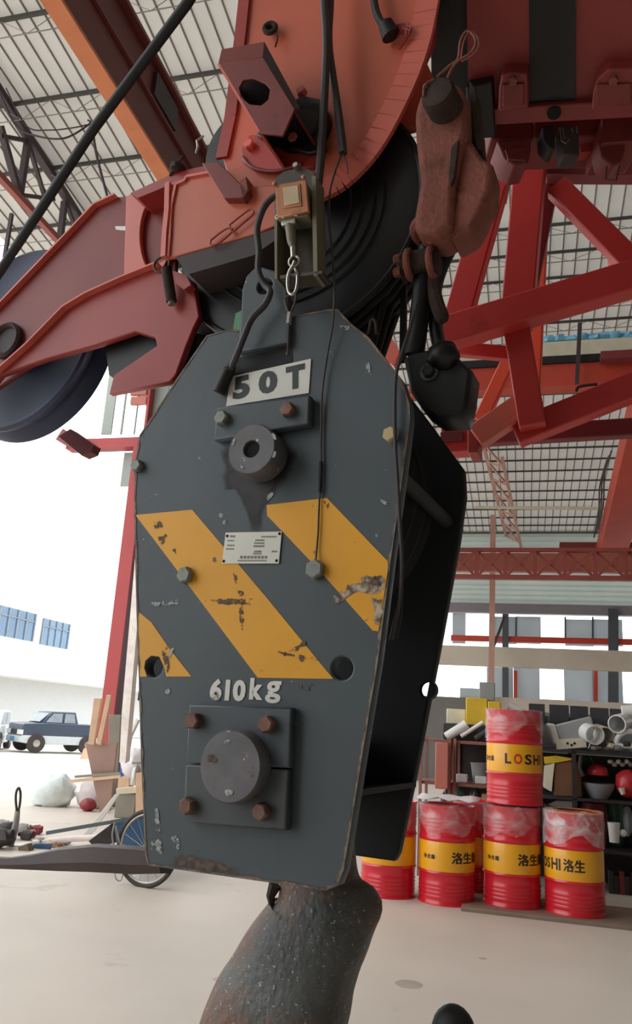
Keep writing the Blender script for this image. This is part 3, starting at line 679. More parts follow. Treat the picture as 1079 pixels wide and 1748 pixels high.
# lug, keeper plates, pins, bolts
lug = [(405,600),(408,575),(412,525),(413,495),(420,472),(432,459),(446,455),(470,462),(486,478),(492,510),(491,586)]
lh = loc2(B(452, 488, -.016))
plate('lug', px2(lug, -.016), -.016, .02, 'block_grey', hb, [circ(lh[0], lh[1], .017)], .003)
pplate('lug_shade_strip', [(400,612),(498,592),(500,618),(400,640)], -.001, .001, 'block_shaded', hb, bev=.0001)  # dark strip painted as the shadow below the lug
pplate('keeper_bar', [(370,696),(528,674),(526,724),(365,751)], -.022, .022, 'block_grey', hb, bev=.003)
for (x, y) in ((382,716),(494,702)): hexbolt('hex_bolt', hb, B(x, y, -.022), .0145, .015, 'grey_bolt' if x < 400 else 'rusty_bolt')
def pc(x, y, w): return B(x, y, w)
c = pc(429, 766, -.055)
upn = MB().lathe([(.04, -.055), (.048, -.05), (.0485, -.004), (.046, 0), (.017, 0), (.0155, -.004), (.0155, -.03), (.001, -.03)], c, KN, 40).build('upper_pin', 'steel_pin', hb)
MB().lathe([(.02, -.008), (.02, -.0055), (.001, -.005)], c, KN, 20).build('pin_bore_shade', 'bolt_hole', upn)  # black disc standing for the dark bore of the pin
pplate('keeper_plate', [(323,1203),(497,1208),(493,1311),(317,1302)], -.02, .02, 'block_grey', hb, bev=.003)
pplate('keeper_plate', [(317,1305),(492,1314),(487,1418),(313,1402)], -.02, .02, 'block_grey_low', hb, bev=.003)
c = pc(392, 1308, -.052)
MB().lathe([(.058, -.034), (.0585, -.006), (.055, 0), (.001, .001)], c, KN, 44).build('lower_pin', 'steel_pin', hb)
for i, (x, y) in enumerate(((335,1231),(460,1237),(325,1375),(450,1385))):
    hexbolt('hex_bolt', hb, B(x, y, -.02), .0145, .018, 'rusty_bolt' if i != 9 else 'grey_bolt', rot=.3*i)
hexbolt('hex_bolt', hb, B(320, 983, 0), .016, .016, 'grey_bolt', rot=.2)
hexbolt('hex_bolt', hb, B(541, 973, 0), .0175, .015, 'grey_bolt', rot=.5)
hexbolt('hex_bolt', hb, B(669, 744, 0), .014, .014, 'yellow_bolt', rot=.4)
hexbolt('hex_bolt', hb, B(237, 797, 0), .013, .014, 'grey_bolt')
# oil run under the upper pin, scrapes and scratches in the paint
def decal(name, pts, matk, w=-.0012, n=3, core=1.0):
    """worn paint, dirt or painted highlight on the block: a thin skin whose ragged edge comes from a fade attribute times noise"""
    q = round_poly(px2(pts, w), .006, 2); N_ = len(q); cx = sum(p[0] for p in q)/N_; cy = sum(p[1] for p in q)/N_
    vs = [kp(cx, cy, w)]; fd = [core]
    for f, a in ((.45, core), (.8, core*.72), (1.12, 0)):
        for p in q: vs.append(kp(cx+(p[0]-cx)*f, cy+(p[1]-cy)*f, w)); fd.append(a)
    fs = [(0, 1+k, 1+(k+1) % N_) for k in range(N_)]
    for r_ in range(2):
        for k in range(N_): fs.append((1+r_*N_+k, 1+(r_+1)*N_+k, 1+(r_+1)*N_+(k+1) % N_, 1+r_*N_+(k+1) % N_))
    return skin(name, vs, fs, fd, matk)
def skin(name, vs, fs, fd, matk):
    me = bpy.data.meshes.new(name); og = root_loc(hb); me.from_pydata([p-og for p in vs], [], fs); me.materials.append(M[matk])
    at = me.attributes.new('fade', 'FLOAT', 'POINT')
    for k, a in enumerate(fd): at.data[k].value = a
    o = bpy.data.objects.new(name, me); COL.objects.link(o); o.parent = hb; return o
decal('oil_stain', [(380,775),(386,800),(378,818),(384,838),(400,834),(410,850),(420,872),(428,905),(444,905),(452,870),(466,842),(492,815),(506,775),(470,755),(400,755)], 'oil_film', -.0007, core=1.1)
decal('paint_scrape', [(560,1014),(590,994),(620,988),(655,980),(664,966),(668,985),(662,1014),(640,1018),(600,1012),(582,1024),(566,1040),(556,1036)], 'scrape_ragged')
decal('paint_scrape', [(630,1015),(658,1010),(656,1050),(645,1080),(634,1072),(638,1040)], 'scrape_ragged')
decal('paint_scrape', [(600,984),(640,978),(660,985),(655,1000),(620,1004)], 'scrape_ragged')
for pts in ([(238,1026),(262,1028),(285,1024),(322,1018),(318,1032),(280,1036),(248,1038)], [(288,1420),(298,1410),(310,1428),(307,1462),(293,1454)], [(279,1180),(292,1169),(294,1182),(283,1188)], [(262,1366),(270,1366),(276,1424),(264,1430)], [(620,608),(630,608),(636,642),(626,646)], [(374,876),(388,876),(390,900),(376,900)], [(452,850),(468,826),(471,842),(458,862)], [(572,552),(606,554),(590,570)], [(646,848),(668,858),(664,868),(648,858)], [(250,1420),(285,1424),(280,1462),(254,1456)], [(243,916),(258,926),(252,934),(240,924)], [(300,1100),(292,1130),(284,1128),(290,1098)]):
    decal('scratch_mark', pts, 'scratch_ragged')
for pts in ([(340,1021),(445,1020),(442,1034),(342,1034)], [(394,974),(402,974),(410,1000),(402,1004)], [(400,1006),(418,1004),(422,1018),(404,1021)], [(406,1024),(416,1024),(419,1080),(408,1080)], [(450,1106),(500,1116),(540,1118),(560,1130),(500,1132)], [(474,1120),(505,1102),(534,1080),(532,1096),(505,1116)], [(272,1100),(287,1096),(294,1154),(280,1154)], [(257,886),(276,882),(281,902),(262,910)], [(264,912),(288,908),(284,930),(268,934)], [(288,936),(302,934),(302,950)], [(356,1196),(372,1176),(380,1200)], [(498,1166),(546,1164),(522,1186)], [(520,862),(545,860),(540,874)], [(548,850),(566,856),(560,876)]):
    decal('scratch_mark', pts, 'scratch_brown', -.0014)
for pts, mk_ in (([(350,1284),(366,1280),(376,1300),(362,1308),(350,1300)], 'scratch_brown'), ([(350,1316),(366,1322),(366,1342),(352,1334)], 'rust_ragged'), ([(426,1290),(438,1296),(438,1330),(424,1346),(420,1320)], 'rust_ragged'), ([(380,1346),(404,1344),(402,1360),(384,1362)], 'scratch_ragged'), ([(378,1262),(400,1260),(398,1270),(380,1272)], 'scratch_ragged')):
    decal('pin_wear_highlight', pts, mk_, -.0535)
for pts in ([(462,736),(472,742),(474,756),(466,750)], [(468,768),(474,770),(468,786),(462,782)], [(394,752),(402,740),(404,752),(396,766)], [(408,790),(418,798),(412,802)]): decal('pin_wear_highlight', pts, 'scratch_ragged', -.0562, core=1.2)  # pale rim highlights painted on the upper pin
decal('rust_edge', [(244,1450),(280,1446),(330,1456),(385,1470),(440,1488),(440,1506),(380,1500),(252,1484)], 'rust_ragged', core=1.15)
decal('rust_run', [(370,1402),(396,1404),(398,1440),(376,1440)], 'rust_ragged', core=.7)
vs, fs, fd = [], [], []                                            # chipped paint along the rim of the plate
ol = px2(front, -.0011); NO = len(ol)
for k in range(NO):
    a, b = V(ol[k]), V(ol[(k+1) % NO]); d = (b-a); L_ = d.length; d.normalize(); nn = V((-d.y, d.x)); 
    if (V((uc, 0))-a).dot(nn) < 0: nn = -nn
    ns_ = max(2, int(L_/.02))
    for q in range(ns_+1):
        p = a+d*(L_*q/ns_)
        for off, f_ in ((.001, 1.0), (.006, .7), (.016, 0)): r_ = p+nn*off; vs.append(kp(r_.x, r_.y, -.0011)); fd.append(f_)
        if q:
            o_ = len(vs)-6; fs += [(o_, o_+1, o_+4, o_+3), (o_+1, o_+2, o_+5, o_+4)]
skin('edge_wear', vs, fs, fd, 'edge_chips')
# hook hanging from the crosshead
def hp(x, y, w=.19): return B(x, y, w)
lr = [(1420,492,600),(1470,486,603),(1505,481,608),(1530,477,617),(1552,472,622),(1578,461,624),(1605,442,617),(1650,410,603),(1700,382,592),(1750,354,578)]
secs = [(((l+r)/2, y), (r-l)/2*(.97 if y < 1600 else .95)) for y, l, r in lr] + [((446,1830), 108), ((468,1910), 98), ((540,1972), 84), ((640,1980), 66), ((720,1925), 50), ((764,1840), 36), ((770,1800), 30), ((773,1775), 22), ((773,1760), 9)]
pp = [hp(*s[0]) for s in secs]; scl = 1.58/FPX
n = 24; m = MB(); k0 = 0; rings = []
path = smooth_path(pp, 3); rad = smooth_path([V((s[1]*scl, 0, 0)) for s in secs], 3)
for i, p in enumerate(path):
    t = (path[min(i+1, len(path)-1)]-path[max(i-1, 0)]).normalized(); x = KW.cross(t).normalized(); y = KW
    r = rad[i].x; ring = []
    for j in range(n):
        a = 2*math.pi*j/n; ca, sa = math.cos(a), math.sin(a)
        # trapezoid-like section: flat cheeks, narrower outer back
        e = (abs(ca)**2.6 + abs(sa)**2.6)**(-1/2.6)
        dz = (p.z-hp(641,1552).z)/.024; bump = 1+.4*math.exp(-dz*dz)*max(0, -ca)**3 if i < 36 else 1
        ring.append(p + x*(r*ca*e*bump) + y*(r*.72*sa*e*(1-.18*ca)))
    rings.append(ring)
for r_ in rings: m.v += r_
for i in range(len(rings)-1):
    for j in range(n): m.f.append((i*n+j, i*n+(j+1) % n, (i+1)*n+(j+1) % n, (i+1)*n+j)); m.m.append(0)
m.f.append(tuple(reversed(range(n)))); m.f.append(tuple((len(rings)-1)*n+j for j in range(n))); m.m += [0, 0]
hk = m.build('hook', 'hook_steel', hb, sharp=60)
# shoulder of the hook: the pointed collar on its right
MB().tube([hp(470,1510,.16), hp(462,1530,.16), hp(464,1550,.16)], [.012, .008, .004], 6).build('latch_spring', 'rust_dark', hk)
MB().ball(hp(774,1764), (.036, .03, .042), (KU, KW, ZV), 20, 12).build('hook_tip', 'black_rubber', hk)
# becket with the rope anchor, at the upper right between the plates
bk = pplate('becket', [(688,612),(700,602),(745,592),(778,606),(806,632),(798,690),(790,714),(745,716),(722,700),(700,668)], .1, .07, 'black_grease', hb, bev=.008)
MB().ball(B(757, 608, .1), (.032, .03, .028), (KU, KW, ZV), 14, 9, wob=.08).build('rope_knuckle', 'black_grease', hb)
hexbolt('becket_bolt', hb, B(733, 636, .1), .013, .012, 'black_rubber', washer='steel_pin')
MB().tube(smooth_path([B(610,572,.04), B(628,570,.04), B(633,548,.04), B(640,548,.04), B(643,572,.04)], 5), .0028, 6).build('rope_guard_wire', 'wire', hb)
# the tapering dark arm leaving the block on the left
bar = [(-30,1466,.16,12),(20,1468,.16,12),(60,1466,.16,16),(110,1462,.16,23),(170,1460,.16,27),(240,1464,.16,26),(285,1466,.16,22)]
m = MB(); rg = []
for x, y, w, hh in bar:
    a = hh*1.55/FPX; c = B(x, y+6, w)
    rg.append([c+ZV*a*.95-KW*a*.3, c+ZV*a*.8-KW*a*.9, c-ZV*a*.1-KW*a*1.0, c-ZV*a*.7-KW*a*.7, c-ZV*a*.85+KW*a*.6, c+ZV*a*.6+KW*a*.9])
for r_ in rg: m.v += r_
for i in range(len(rg)-1):
    for j in range(6): m.f.append((i*6+j, i*6+(j+1) % 6, i*6+6+(j+1) % 6, i*6+6+j)); m.m.append(0)
m.f += [tuple(range(6)), tuple(range((len(rg)-1)*6, len(rg)*6))]; m.m += [0, 0]
m.build('latch_arm', 'bar_brown', hb, sharp=30)
# ------------------------------------------------------------------ the boom head
bh = thing('crane_boom', 'orange red crane boom head with sheaves above the hook block', 'crane boom', kp(.05, .6, .2))
WB = .05
sp = [(425,-60),(412,60),(395,200),(380,270),(392,312),(430,326),(470,322),(520,330),(556,322),(592,300),(640,245),(690,150),(718,70),(735,-20),(738,-60)]
pplate('cheek_plate', sp, WB, .02, 'boom_orange', bh, bev=.003)
m = MB(); e = smooth_path([B(x, y, WB-.004) for x, y in ((737,-60),(734,-20),(717,70),(689,150),(640,244),(592,299),(556,322),(525,332))], 4)
for a, b in zip(e, e[1:]): m.beam(a, b+(b-a)*.05, .05, .011, KN)
m.build('edge_flange', 'boom_pink', bh)
m = MB()
e = [B(x, y, WB-.004) for x, y in ((424,-60),(411,60),(394,200),(379,270))]
for a, b in zip(e, e[1:]): m.beam(a, b, .03, .008, KN)
m.build('edge_flange', 'boom_red', bh)
pplate('inner_cheek', [(636,250),(690,135),(706,100),(728,112),(745,150),(735,205),(690,218),(650,216)], WB+.06, .02, 'boom_orange', bh, bev=.003)
pplate('inner_cheek_edge', [(700,0),(722,-40),(745,-40),(742,60),(722,108),(700,110)], WB+.06, .02, 'boom_red', bh, bev=.003)
# rope sheaves behind the cheek
sc = loc2(B(500, 372, .09))
for i in range(4):
    w = .1+i*.032
    r = .285-.002*i
    MB().lathe([(.06, -.015)] + [q for g in (.14, .165, .19, .212) for q in ((g-.004, -.015), (g, -.02), (g+.004, -.015))] + [(r-.05, -.014), (r-.01, -.014), (r, -.011), (r-.02, -.004), (r-.02, .004), (r, .011), (r-.01, .014), (.06, .014)], kp(sc[0], sc[1], w), KW, 64).build('head_sheave', 'sheave_black', bh)
for i in range(5):
    a0 = math.radians(-150); pts = []
    for k in range(40):
        a = a0+math.radians(190)*k/39; pts.append(kp(sc[0]+.288*math.cos(a), sc[1]+.288*math.sin(a), .095+i*.026))
    MB().tube(pts, .0085, 8).build('rope_turn', 'black_grease', bh)
s2 = loc2(B(436, 262, .12))
MB().lathe([(.05, -.02), (.1, -.02), (.118, -.018), (.108, -.006), (.108, .006), (.118, .018), (.1, .02)], kp(s2[0], s2[1], .11), KW, 48).build('guide_sheave', 'sheave_black', bh)
MB().tube([B(335,262,.08), B(338,250,.08), B(336,240,.08), B(348,232,.08)], .003, 6).build('guide_lip', 'zinc', bh)
# dark hub recess, boss ring and bolts
hc = loc2(B(498, 232, WB))
MB().prism([B(x, y, WB) for x, y in ((415,262),(430,236),(470,236),(540,240),(556,262),(540,290),(490,300),(440,296),(418,282))], KN*.012).build('boss_plate', 'boom_red', bh, bevel=.003)
hub = MB().lathe([(.062, 0), (.062, .02), (.056, .024), (.04, .024), (.036, .012), (.001, .012)], B(522, 226, WB), KN, 40).build('hub_recess', 'black_grease', bh)
MB().prism([B(x, y, WB-.012) for x, y in ((440,236),(470,200),(520,168),(552,176),(560,262),(530,268),(470,252))], KN*.012).build('hub_black_patch', 'black_grease', bh, bevel=.004)  # black patch over the hub and the foot of the bracket
m = MB().tube(smooth_path([B(415,268,WB-.014), B(432,286,WB-.014), B(470,292,WB-.014), B(515,280,WB-.014)], 4), .004, 6).build('weld_rib', 'boom_dark', bh)
for (x, y) in ((429,251),(504,241),(517,161)): hexbolt('hub_bolt', bh, B(x, y, WB-.012), .012, .016, 'boom_pink')
# bracket: a square channel standing out of the cheek plate
bt = [B(377, 86, -.10), B(447, 74, -.10), B(450, 108, -.09), B(372, 112, -.09)]
F = [B(374, 84, -.10), B(450, 71, -.10), B(511, 186, -.02), B(470, 236, 0), B(432, 205, -.03), B(371, 118, -.10)]
fo = [(374,110),(450,98),(500,184),(505,215),(470,240),(438,226),(425,195)]
br = None
hole = loc2(B(435, 153, -.08)); hole2 = loc2(B(409, 89, -.08))
cu_holes = [[loc2(B(x, y, -.08)) for x, y in ((408,150),(415,137),(432,134),(452,142),(461,152),(458,170),(446,180),(426,178),(412,166))]]
pplate('bracket_face', [(371,110),(449,98),(503,186),(482,232),(440,226)], -.08, .006, 'boom_dark', bh, cu_holes, .001)
MB().prism([B(372,110,-.08), B(449,98,-.08), B(451,71,-.06), B(378,84,-.06)], KW*.006).build('bracket_lip', 'boom_dark', bh, bevel=.001)
lh_ = B(409, 89, -.063); MB().lathe([(.0075, 0), (.0075, -.006)], lh_, KN, 14).build('lip_hole', 'bolt_hole', bh)
MB().prism([B(451,71,-.06), B(512,184,-.06), B(503,188,-.078), B(449,98,-.078)], KW*.006).build('bracket_side', 'steel_dark', bh)
MB().prism([B(449,98,-.079), B(503,186,-.079), B(500,190,-.079), B(446,100,-.079)], KW*(.078+WB)).build('bracket_side', 'boom_dark', bh)
MB().prism([B(371,110,-.0805), B(440,226,-.0805), B(444,224,-.0805), B(375,108,-.0805)], KW*(.078+WB)).build('bracket_side', 'boom_pink', bh)
MB().prism([B(380,108,-.03), B(452,96,-.03), B(500,186,-.03), B(482,225,-.03), B(445,218,-.03)], KW*.004).build('bracket_shade', 'black_rubber', bh)  # black plate put in to paint the bracket's inside dark
m = MB(); m.torus(B(461, 48, WB-.02), (KN+KU*.2), .013, .006, 20, 8); m.tube(smooth_path([B(468,58,WB-.02), B(474,62,WB-.02), B(470,80,WB-.02)], 4), .002, 5); m.cyl(B(461,48,WB-.015), B(461,48,WB), .01, 12)
m.build('eye_bolt', 'rust_dark', bh)
# orange box section at the left of the head
bx = [(281,318),(290,312),(312,306),(316,300),(372,290),(420,318),(468,316),(478,340),(470,386),(428,402),(300,438),(276,440)]
pplate('box_face', bx, .0, .012, 'boom_orange', bh, bev=.003)
MB().prism([B(372,278,.02), B(300,294,.02), B(222,330,.02), B(235,338,.02), B(312,306,.02), B(376,292,.02)], KW*.1).build('box_top', 'boom_red', bh)
m = MB(); e = [B(x, y, -.003) for x, y in ((288,314),(287,360),(283,400),(281,440))]
for a, b in zip(e, e[1:]): m.beam(a, b, .012, .014, KN)
m.build('corner_bead', 'boom_pink', bh)
m = MB(); e = smooth_path([B(x, y, -.003) for x, y in ((300,316),(294,345),(292,360),(290,400),(287,438))], 3)
for a, b in zip(e, e[1:]): m.beam(a, b, .006, .005, KN)
m.build('weld_bead', 'boom_pink', bh)
m = MB(); e = [B(x, y, -.003) for x, y in ((302,314),(316,308),(318,302),(372,292))]
for a, b in zip(e, e[1:]): m.beam(a, b, .006, .006, KN)
m.build('weld_bead', 'boom_pink', bh)
MB().prism([B(300,440,.0), B(428,404,.0), B(468,390,.0), B(470,410,.0), B(432,436,.0), B(322,468,.0)], KW*.12).build('box_underside', 'steel_dark', bh)
MB().prism([B(344,278,-.02), B(372,276,-.02), B(424,326,-.02), B(412,338,-.02), B(382,338,-.02)], KW*.05).build('gusset', 'boom_dark', bh, bevel=.002)
MB().prism([B(413,340,-.02), B(424,324,-.02), B(420,300,-.02), B(408,310,-.02)], KW*.05).build('gusset', 'rust_cast', bh, bevel=.002)
# wire handles welded to the box
def loop(pts, r, name, matk, par): return MB().tube(smooth_path(pts+[pts[0]], 5), r, 6).build(name, matk, par)
loop([B(x, y, -.008) for x, y in ((392,384),(420,362),(430,358),(432,366),(414,382),(396,396))], .002, 'wire_handle', 'boom_red', bh)
loop([B(x, y, -.008) for x, y in ((360,410),(384,392),(396,390),(392,400),(372,416),(360,418))], .002, 'wire_handle', 'boom_red', bh)
# end plate of the box with the oval opening
ep_ = [(216,332),(268,316),(283,322),(276,440),(212,470)]
pts = px2(ep_, .07); ho = [loc2(B(240+24+24*math.cos(a)*1.05, 402-62*math.sin(a), .07)) for a in [2*math.pi*k/28 for k in range(28)]]
plate('end_plate', px2([(215,334),(270,314),(298,310),(298,436),(270,452),(211,474)], .07), .07, .014, 'boom_pink', bh, [ho], .002)
MB().prism([B(236,330,.12), B(330,300,.12), B(330,440,.12), B(236,470,.12)], KW*.02).build('inner_wall', 'sheave_black', bh)
# rooster arm: far and near plates
pplate('arm_plate', [(-60,575),(0,525),(120,400),(165,352),(200,336),(222,334),(300,300),(300,500),(200,540),(140,570),(90,600),(0,660),(-60,700)], .085, .012, 'boom_red_shaded', bh, bev=.003)  # far plate, its shading carried by the darker red
lh2 = loc2(B(262, 470, .05))
pplate('arm_plate', [(-80,706),(0,634),(50,590),(112,527),(150,504),(210,477),(272,452),(296,462),(330,480),(340,540),(330,560),(318,590),(300,640),(290,652),(186,672),(194,640),(238,610),(268,590),(264,575),(230,566),(160,590),(80,612),(0,640),(-60,720)], .06, .018, 'boom_red', bh, bev=.003)
m = MB()
e = [B(x, y, .056) for x, y in ((-80,706),(0,634),(50,590),(112,527),(150,504),(210,477),(272,452))]
for a, b in zip(e, e[1:]): m.beam(a, b, .026, .004, ZV)
m.build('plate_edge', 'boom_pink', bh)
m = MB(); e = [B(x, y, .083) for x, y in ((-60,575),(0,525),(120,400),(165,352),(200,336))]
for a, b in zip(e, e[1:]): m.beam(a, b, .026, .005, ZV)
m.build('plate_edge', 'boom_pink', bh)
pplate('inspection_slot', [(196,386),(216,386),(216,394),(198,392)], .0835, .002, 'white_plastic', bh, bev=.0002)
# auxiliary sheave
ac = loc2(B(46, 590, .17))
MB().lathe([(.03, -.045), (.06, -.045), (.065, -.03), (.225, -.03), (.247, -.045), (.255, -.04), (.245, -.012), (.23, 0), (.245, .012), (.255, .04), (.247, .045), (.225, .03), (.065, .03), (.06, .045), (.03, .045)], kp(ac[0], ac[1], .17), KW, 72).build('auxiliary_sheave', 'sheave_blue', bh)
bc = loc2(B(12, 582, .08))
MB().lathe([(.048, 0), (.048, .012), (.042, .018), (.036, .012), (.034, .006), (.001, .006)], kp(bc[0], bc[1], .085), KN, 32).build('pin_boss', 'steel_dark', bh)
MB().prism([B(x, y, .09) for x, y in ((178,575),(205,556),(282,570),(280,600),(200,650),(186,640))], KW*.03).build('cutout_dark_backing', 'sheave_black', bh)  # black backing added so the arm cutout looks dark
MB().prism([B(100,745,.33), B(120,732,.33), B(160,760,.33), B(155,772,.33), B(140,778,.33)], KW*.03).build('lower_angle', 'jib_maroon', bh)
# thin rods, and black bars filling the dark region under the box
for (a, b, w, wd, mt) in (((328,470),(322,640),.1,.022,'black_rubber'), ((318,470),(316,600),.1,.005,'zinc'), ((356,450),(352,560),.12,.05,'sheave_black'), ((392,440),(390,560),.13,.03,'black_grease')):
    MB().beam(B(*a, w), B(*b, w), wd, wd, KW).build('under_box_bar', mt, bh)
r2 = loc2(B(350, 520, .15))
MB().lathe([(.02, -.02), (.062, -.02), (.068, 0), (.062, .02), (.02, .02)], kp(r2[0], r2[1], .16), KW, 36).build('guide_roller', 'sheave_black', bh)
MB().prism([B(402,535,.03), B(412,530,.03), B(410,562,.03), B(398,562,.03)], KW*.01).build('green_tag', 'green_tag', bh)
MB().prism([B(332,450,.18), B(420,430,.18), B(420,600,.18), B(332,640,.18)], KW*.02).build('dark_filler', 'black_rubber', bh)  # black sheet added to close a light gap beside the block
# locking pin with split ring
lp = MB(); lp.torus(B(276, 452, .03), (KN+KU*.15), .019, .003, 24, 7)
lp.build('split_ring', 'wire', bh)
lkp = MB().cyl(B(284,458,.03), B(293,515,.045), .012, 12).build('lock_pin', 'rust_dark', bh)
MB().cyl(B(290,498,.04), B(294,520,.046), .009, 10).build('pin_sleeve', 'olive', lkp)
MB().prism([B(296,462,.03), B(318,470,.03), B(326,486,.03), B(314,494,.03), B(300,484,.03)], KW*.02).build('pin_lug', 'boom_red', bh)
MB().tube(smooth_path([B(290,300,.02), B(300,284,.01), B(312,266,0)], 4), .003, 5).build('bent_wire', 'rust_dark', bh)
MB().ball(B(304, 288, .02), (.02, .02, .012), (KU, KW, ZV), 10, 6, wob=.2).build('grease_clump', 'rust_dark', bh)
# ------------------------------------------------------------------ underside of the boom, upper right
b1, b2, b3 = Zp(745, 205, 1.95), Zp(1090, 178, 1.8), Zp(905, 0, 1.68)
BN = (b2-b1).cross(b3-b1).normalized()
if BN.z < 0: BN = -BN
def U(x, y, d=0): return hit(x, y, b1+BN*d, BN)
bs = thing('telescopic_boom', 'shaded red telescopic boom underside with black slots at the upper right', 'crane boom', U(900, 100))
for q in ([(785,-690),(905,-690),(905,0),(908,190),(850,205),(800,210),(790,150)], [(980,-690),(1200,-690),(1200,172),(978,186),(978,0)]):
    MB().prism([U(*p) for p in q], BN*.02).build('bottom_plate', 'boom_red_shaded', bs)
MB().prism([U(900,-690,-.006), U(985,-690,-.006), U(982,192,-.006), U(904,194,-.006)], BN*.1).build('slot_shade_strip', 'black_grease', bs)  # black bar painting the darkness of the gap between the plates
MB().prism([U(724,-690,.0), U(788,-690,.0), U(800,215,.0), U(738,222,.0)], BN*.05).build('void_shade_fill', 'black_grease', bs)  # black solid in place of the shaded void beside the cheek
MB().prism([U(724,-700,.03), U(1250,-700,.03), U(1250,190,.03), U(740,212,.03)], BN*.35).build('boom_shell', 'boom_dark', bs)
MB().prism([U(838,186,-.02), U(1110,170,-.02), U(1110,200,-.02), U(842,214,-.02)], BN*.04).build('front_collar', 'boom_red_shaded', bs, bevel=.004)
MB().prism([U(795,150,-.03), U(840,140,-.03), U(846,235,-.03), U(800,240,-.03)], BN*.05).build('side_rib', 'black_rubber', bs, bevel=.004)
hcol = U(946, 192, -.021)
MB().lathe([(.016, 0), (.016, -.004)], hcol, BN, 18).build('collar_hole', 'bolt_hole', bs)
for q in ([(856,128),(872,124),(900,126),(902,186),(850,190),(852,150)], [(1020,135),(1040,118),(1085,116),(1085,182),(1010,188),(1012,160)]):
    m = MB().prism([U(*p, -.04) for p in q], BN*.06).build('slide_block', 'boom_red_shaded', bs, bevel=.004)
    xs = [p[0] for p in q]; a, b = min(xs)+8, max(xs)-8
    MB().prism([U(a,145,-.046), U(b,143,-.046), U(b,180,-.046), U(a,182,-.046)], BN*.01).build('block_cover', 'boom_dark', m, bevel=.002)
    MB().lathe([(.01, 0), (.01, -.012)], U((a+b)/2, 135, -.04), BN, 6).build('block_bolt', 'rust_cast', m)
# hanging hardware below the collar
def P2(pts, d): return [Zp(x, y, d) for x, y in pts]
VD = V((FW.x, FW.y, 0)).normalized()
MB().prism(P2([(838,205),(915,208),(920,225),(918,238),(860,240),(838,236)], 1.98), VD*.1).build('underside_block', 'boom_dark', bs, bevel=.004)
MB().prism(P2([(848,240),(908,236),(906,262),(902,278),(880,282),(862,270)], 1.95), VD*.08).build('wear_pad', 'boom_dark', bs, bevel=.004)
MB().prism(P2([(862,254),(900,250),(898,274),(868,272)], 1.945), VD*.02).build('pad_recess', 'boom_dark', bs, bevel=.002)
MB().prism(P2([(912,205),(1030,200),(1030,232),(912,236)], 1.97), VD*.12).build('underside_block', 'boom_dark', bs, bevel=.004)
MB().prism(P2([(1028,200),(1100,195),(1100,240),(1028,246)], 1.93), VD*.12).build('underside_block', 'boom_dark', bs, bevel=.004)
MB().prism(P2([(926,216),(946,212),(948,255),(940,254),(928,240)], 1.92), VD*.05).build('clamp', 'black_rubber', bs, bevel=.003)
MB().prism(P2([(955,214),(988,214),(990,265),(963,264),(958,240)], 1.93), VD*.05).build('clamp', 'junk_dark', bs, bevel=.003)
m = MB()
for pts in ([(956,218),(958,240),(966,245),(972,238)], [(961,218),(964,238)], [(976,218),(978,226)], [(984,216),(986,228)]): m.tube(P2(pts, 1.925), .0016, 5)
m.build('bare_wires', 'zinc', bs)
MB().prism(P2([(1022,238),(1068,232),(1068,256),(1062,276),(1046,284),(1028,268)], 1.94), VD*.06).build('wear_pad', 'boom_dark', bs, bevel=.004)
MB().tube(P2([(1036,284),(1034,306),(1052,308),(1058,282)], 1.93), .002, 5).build('wire_loop', 'rust_dark', bs)
MB().prism(P2([(990,238),(1020,234),(1020,258),(992,260)], 2.0), VD*.03).build('pink_tab', 'boom_red', bs)
# ------------------------------------------------------------------ rope anchor socket
rs = thing('wedge_socket', 'rusty red wedge socket hanging beside the black sheaves', 'wedge socket', B(750, 400, .1))
body = [(706,190),(716,160),(738,138),(762,134),(786,142),(798,168),(800,215),(790,250),(776,310),(772,385),(745,402),(715,398),(704,386),(708,350),(716,308),(708,240)]
pplate('socket_body', round_poly(body, 8), .03, .09, 'rust_cast', rs, bev=.014)
pplate('socket_wedge', round_poly([(788,225),(806,240),(824,268),(842,276),(838,322),(820,362),(806,388),(770,408),(764,380),(776,320)], 8), .045, .08, 'rust_cast', rs, bev=.012)
pplate('wedge_gap_shade', round_poly([(770,250),(784,236),(776,300),(769,320),(765,305)], 5), .027, .012, 'rust_dark', rs, bev=.002)  # dark plate painting the shade between socket and wedge
pplate('rope_strap', [(800,135),(812,150),(818,200),(822,256),(812,252),(806,215),(803,170)], .06, .05, 'rust_dark', rs, bev=.003)
skp = MB().lathe([(.034, -.06), (.034, -.01), (.03, 0), (.02, .003), (.001, .003)], B(745, 156, -.02), KN+KU*-.1, 28).build('socket_pin', 'rust_dark', rs)
MB().ball(B(727, 148, -.018), (.006, .006, .006), n=8, m=5).build('pin_glint', 'zinc', skp)
m = MB(); lpz = [B(x, y, -.02) for x, y in ((746,132),(768,112),(782,100),(786,72),(796,54),(808,60),(812,76),(802,92),(782,104),(770,120),(764,134))]
m.tube(smooth_path(lpz, 5), .0028, 7); m.tube(smooth_path([p+KU*.006-ZV*.004 for p in lpz[2:9]], 5), .0022, 6)
m.tube(smooth_path([B(742,136,-.022), B(732,140,-.024), B(724,150,-.024), B(724,164,-.022)], 4), .0028, 6)
m.build('cotter_pin', 'rust_cast', rs)
MB().lathe([(.026, -.02), (.03, -.01), (.026, .01), (.001, .016)], B(752, 396, .085), V((0, 0, -1)), 20).build('wedge_end', 'rust_cast', rs)
MB().tube([B(712,388,.085), B(730,402,.075), B(752,408,.075), B(780,396,.085)], .012, 8).build('socket_rim', 'rust_dark', rs)
MB().torus(B(740, 394, .075), V((.12, .2, 1)), .036, .011, 28, 8).build('socket_lip', 'rust_cast', rs)
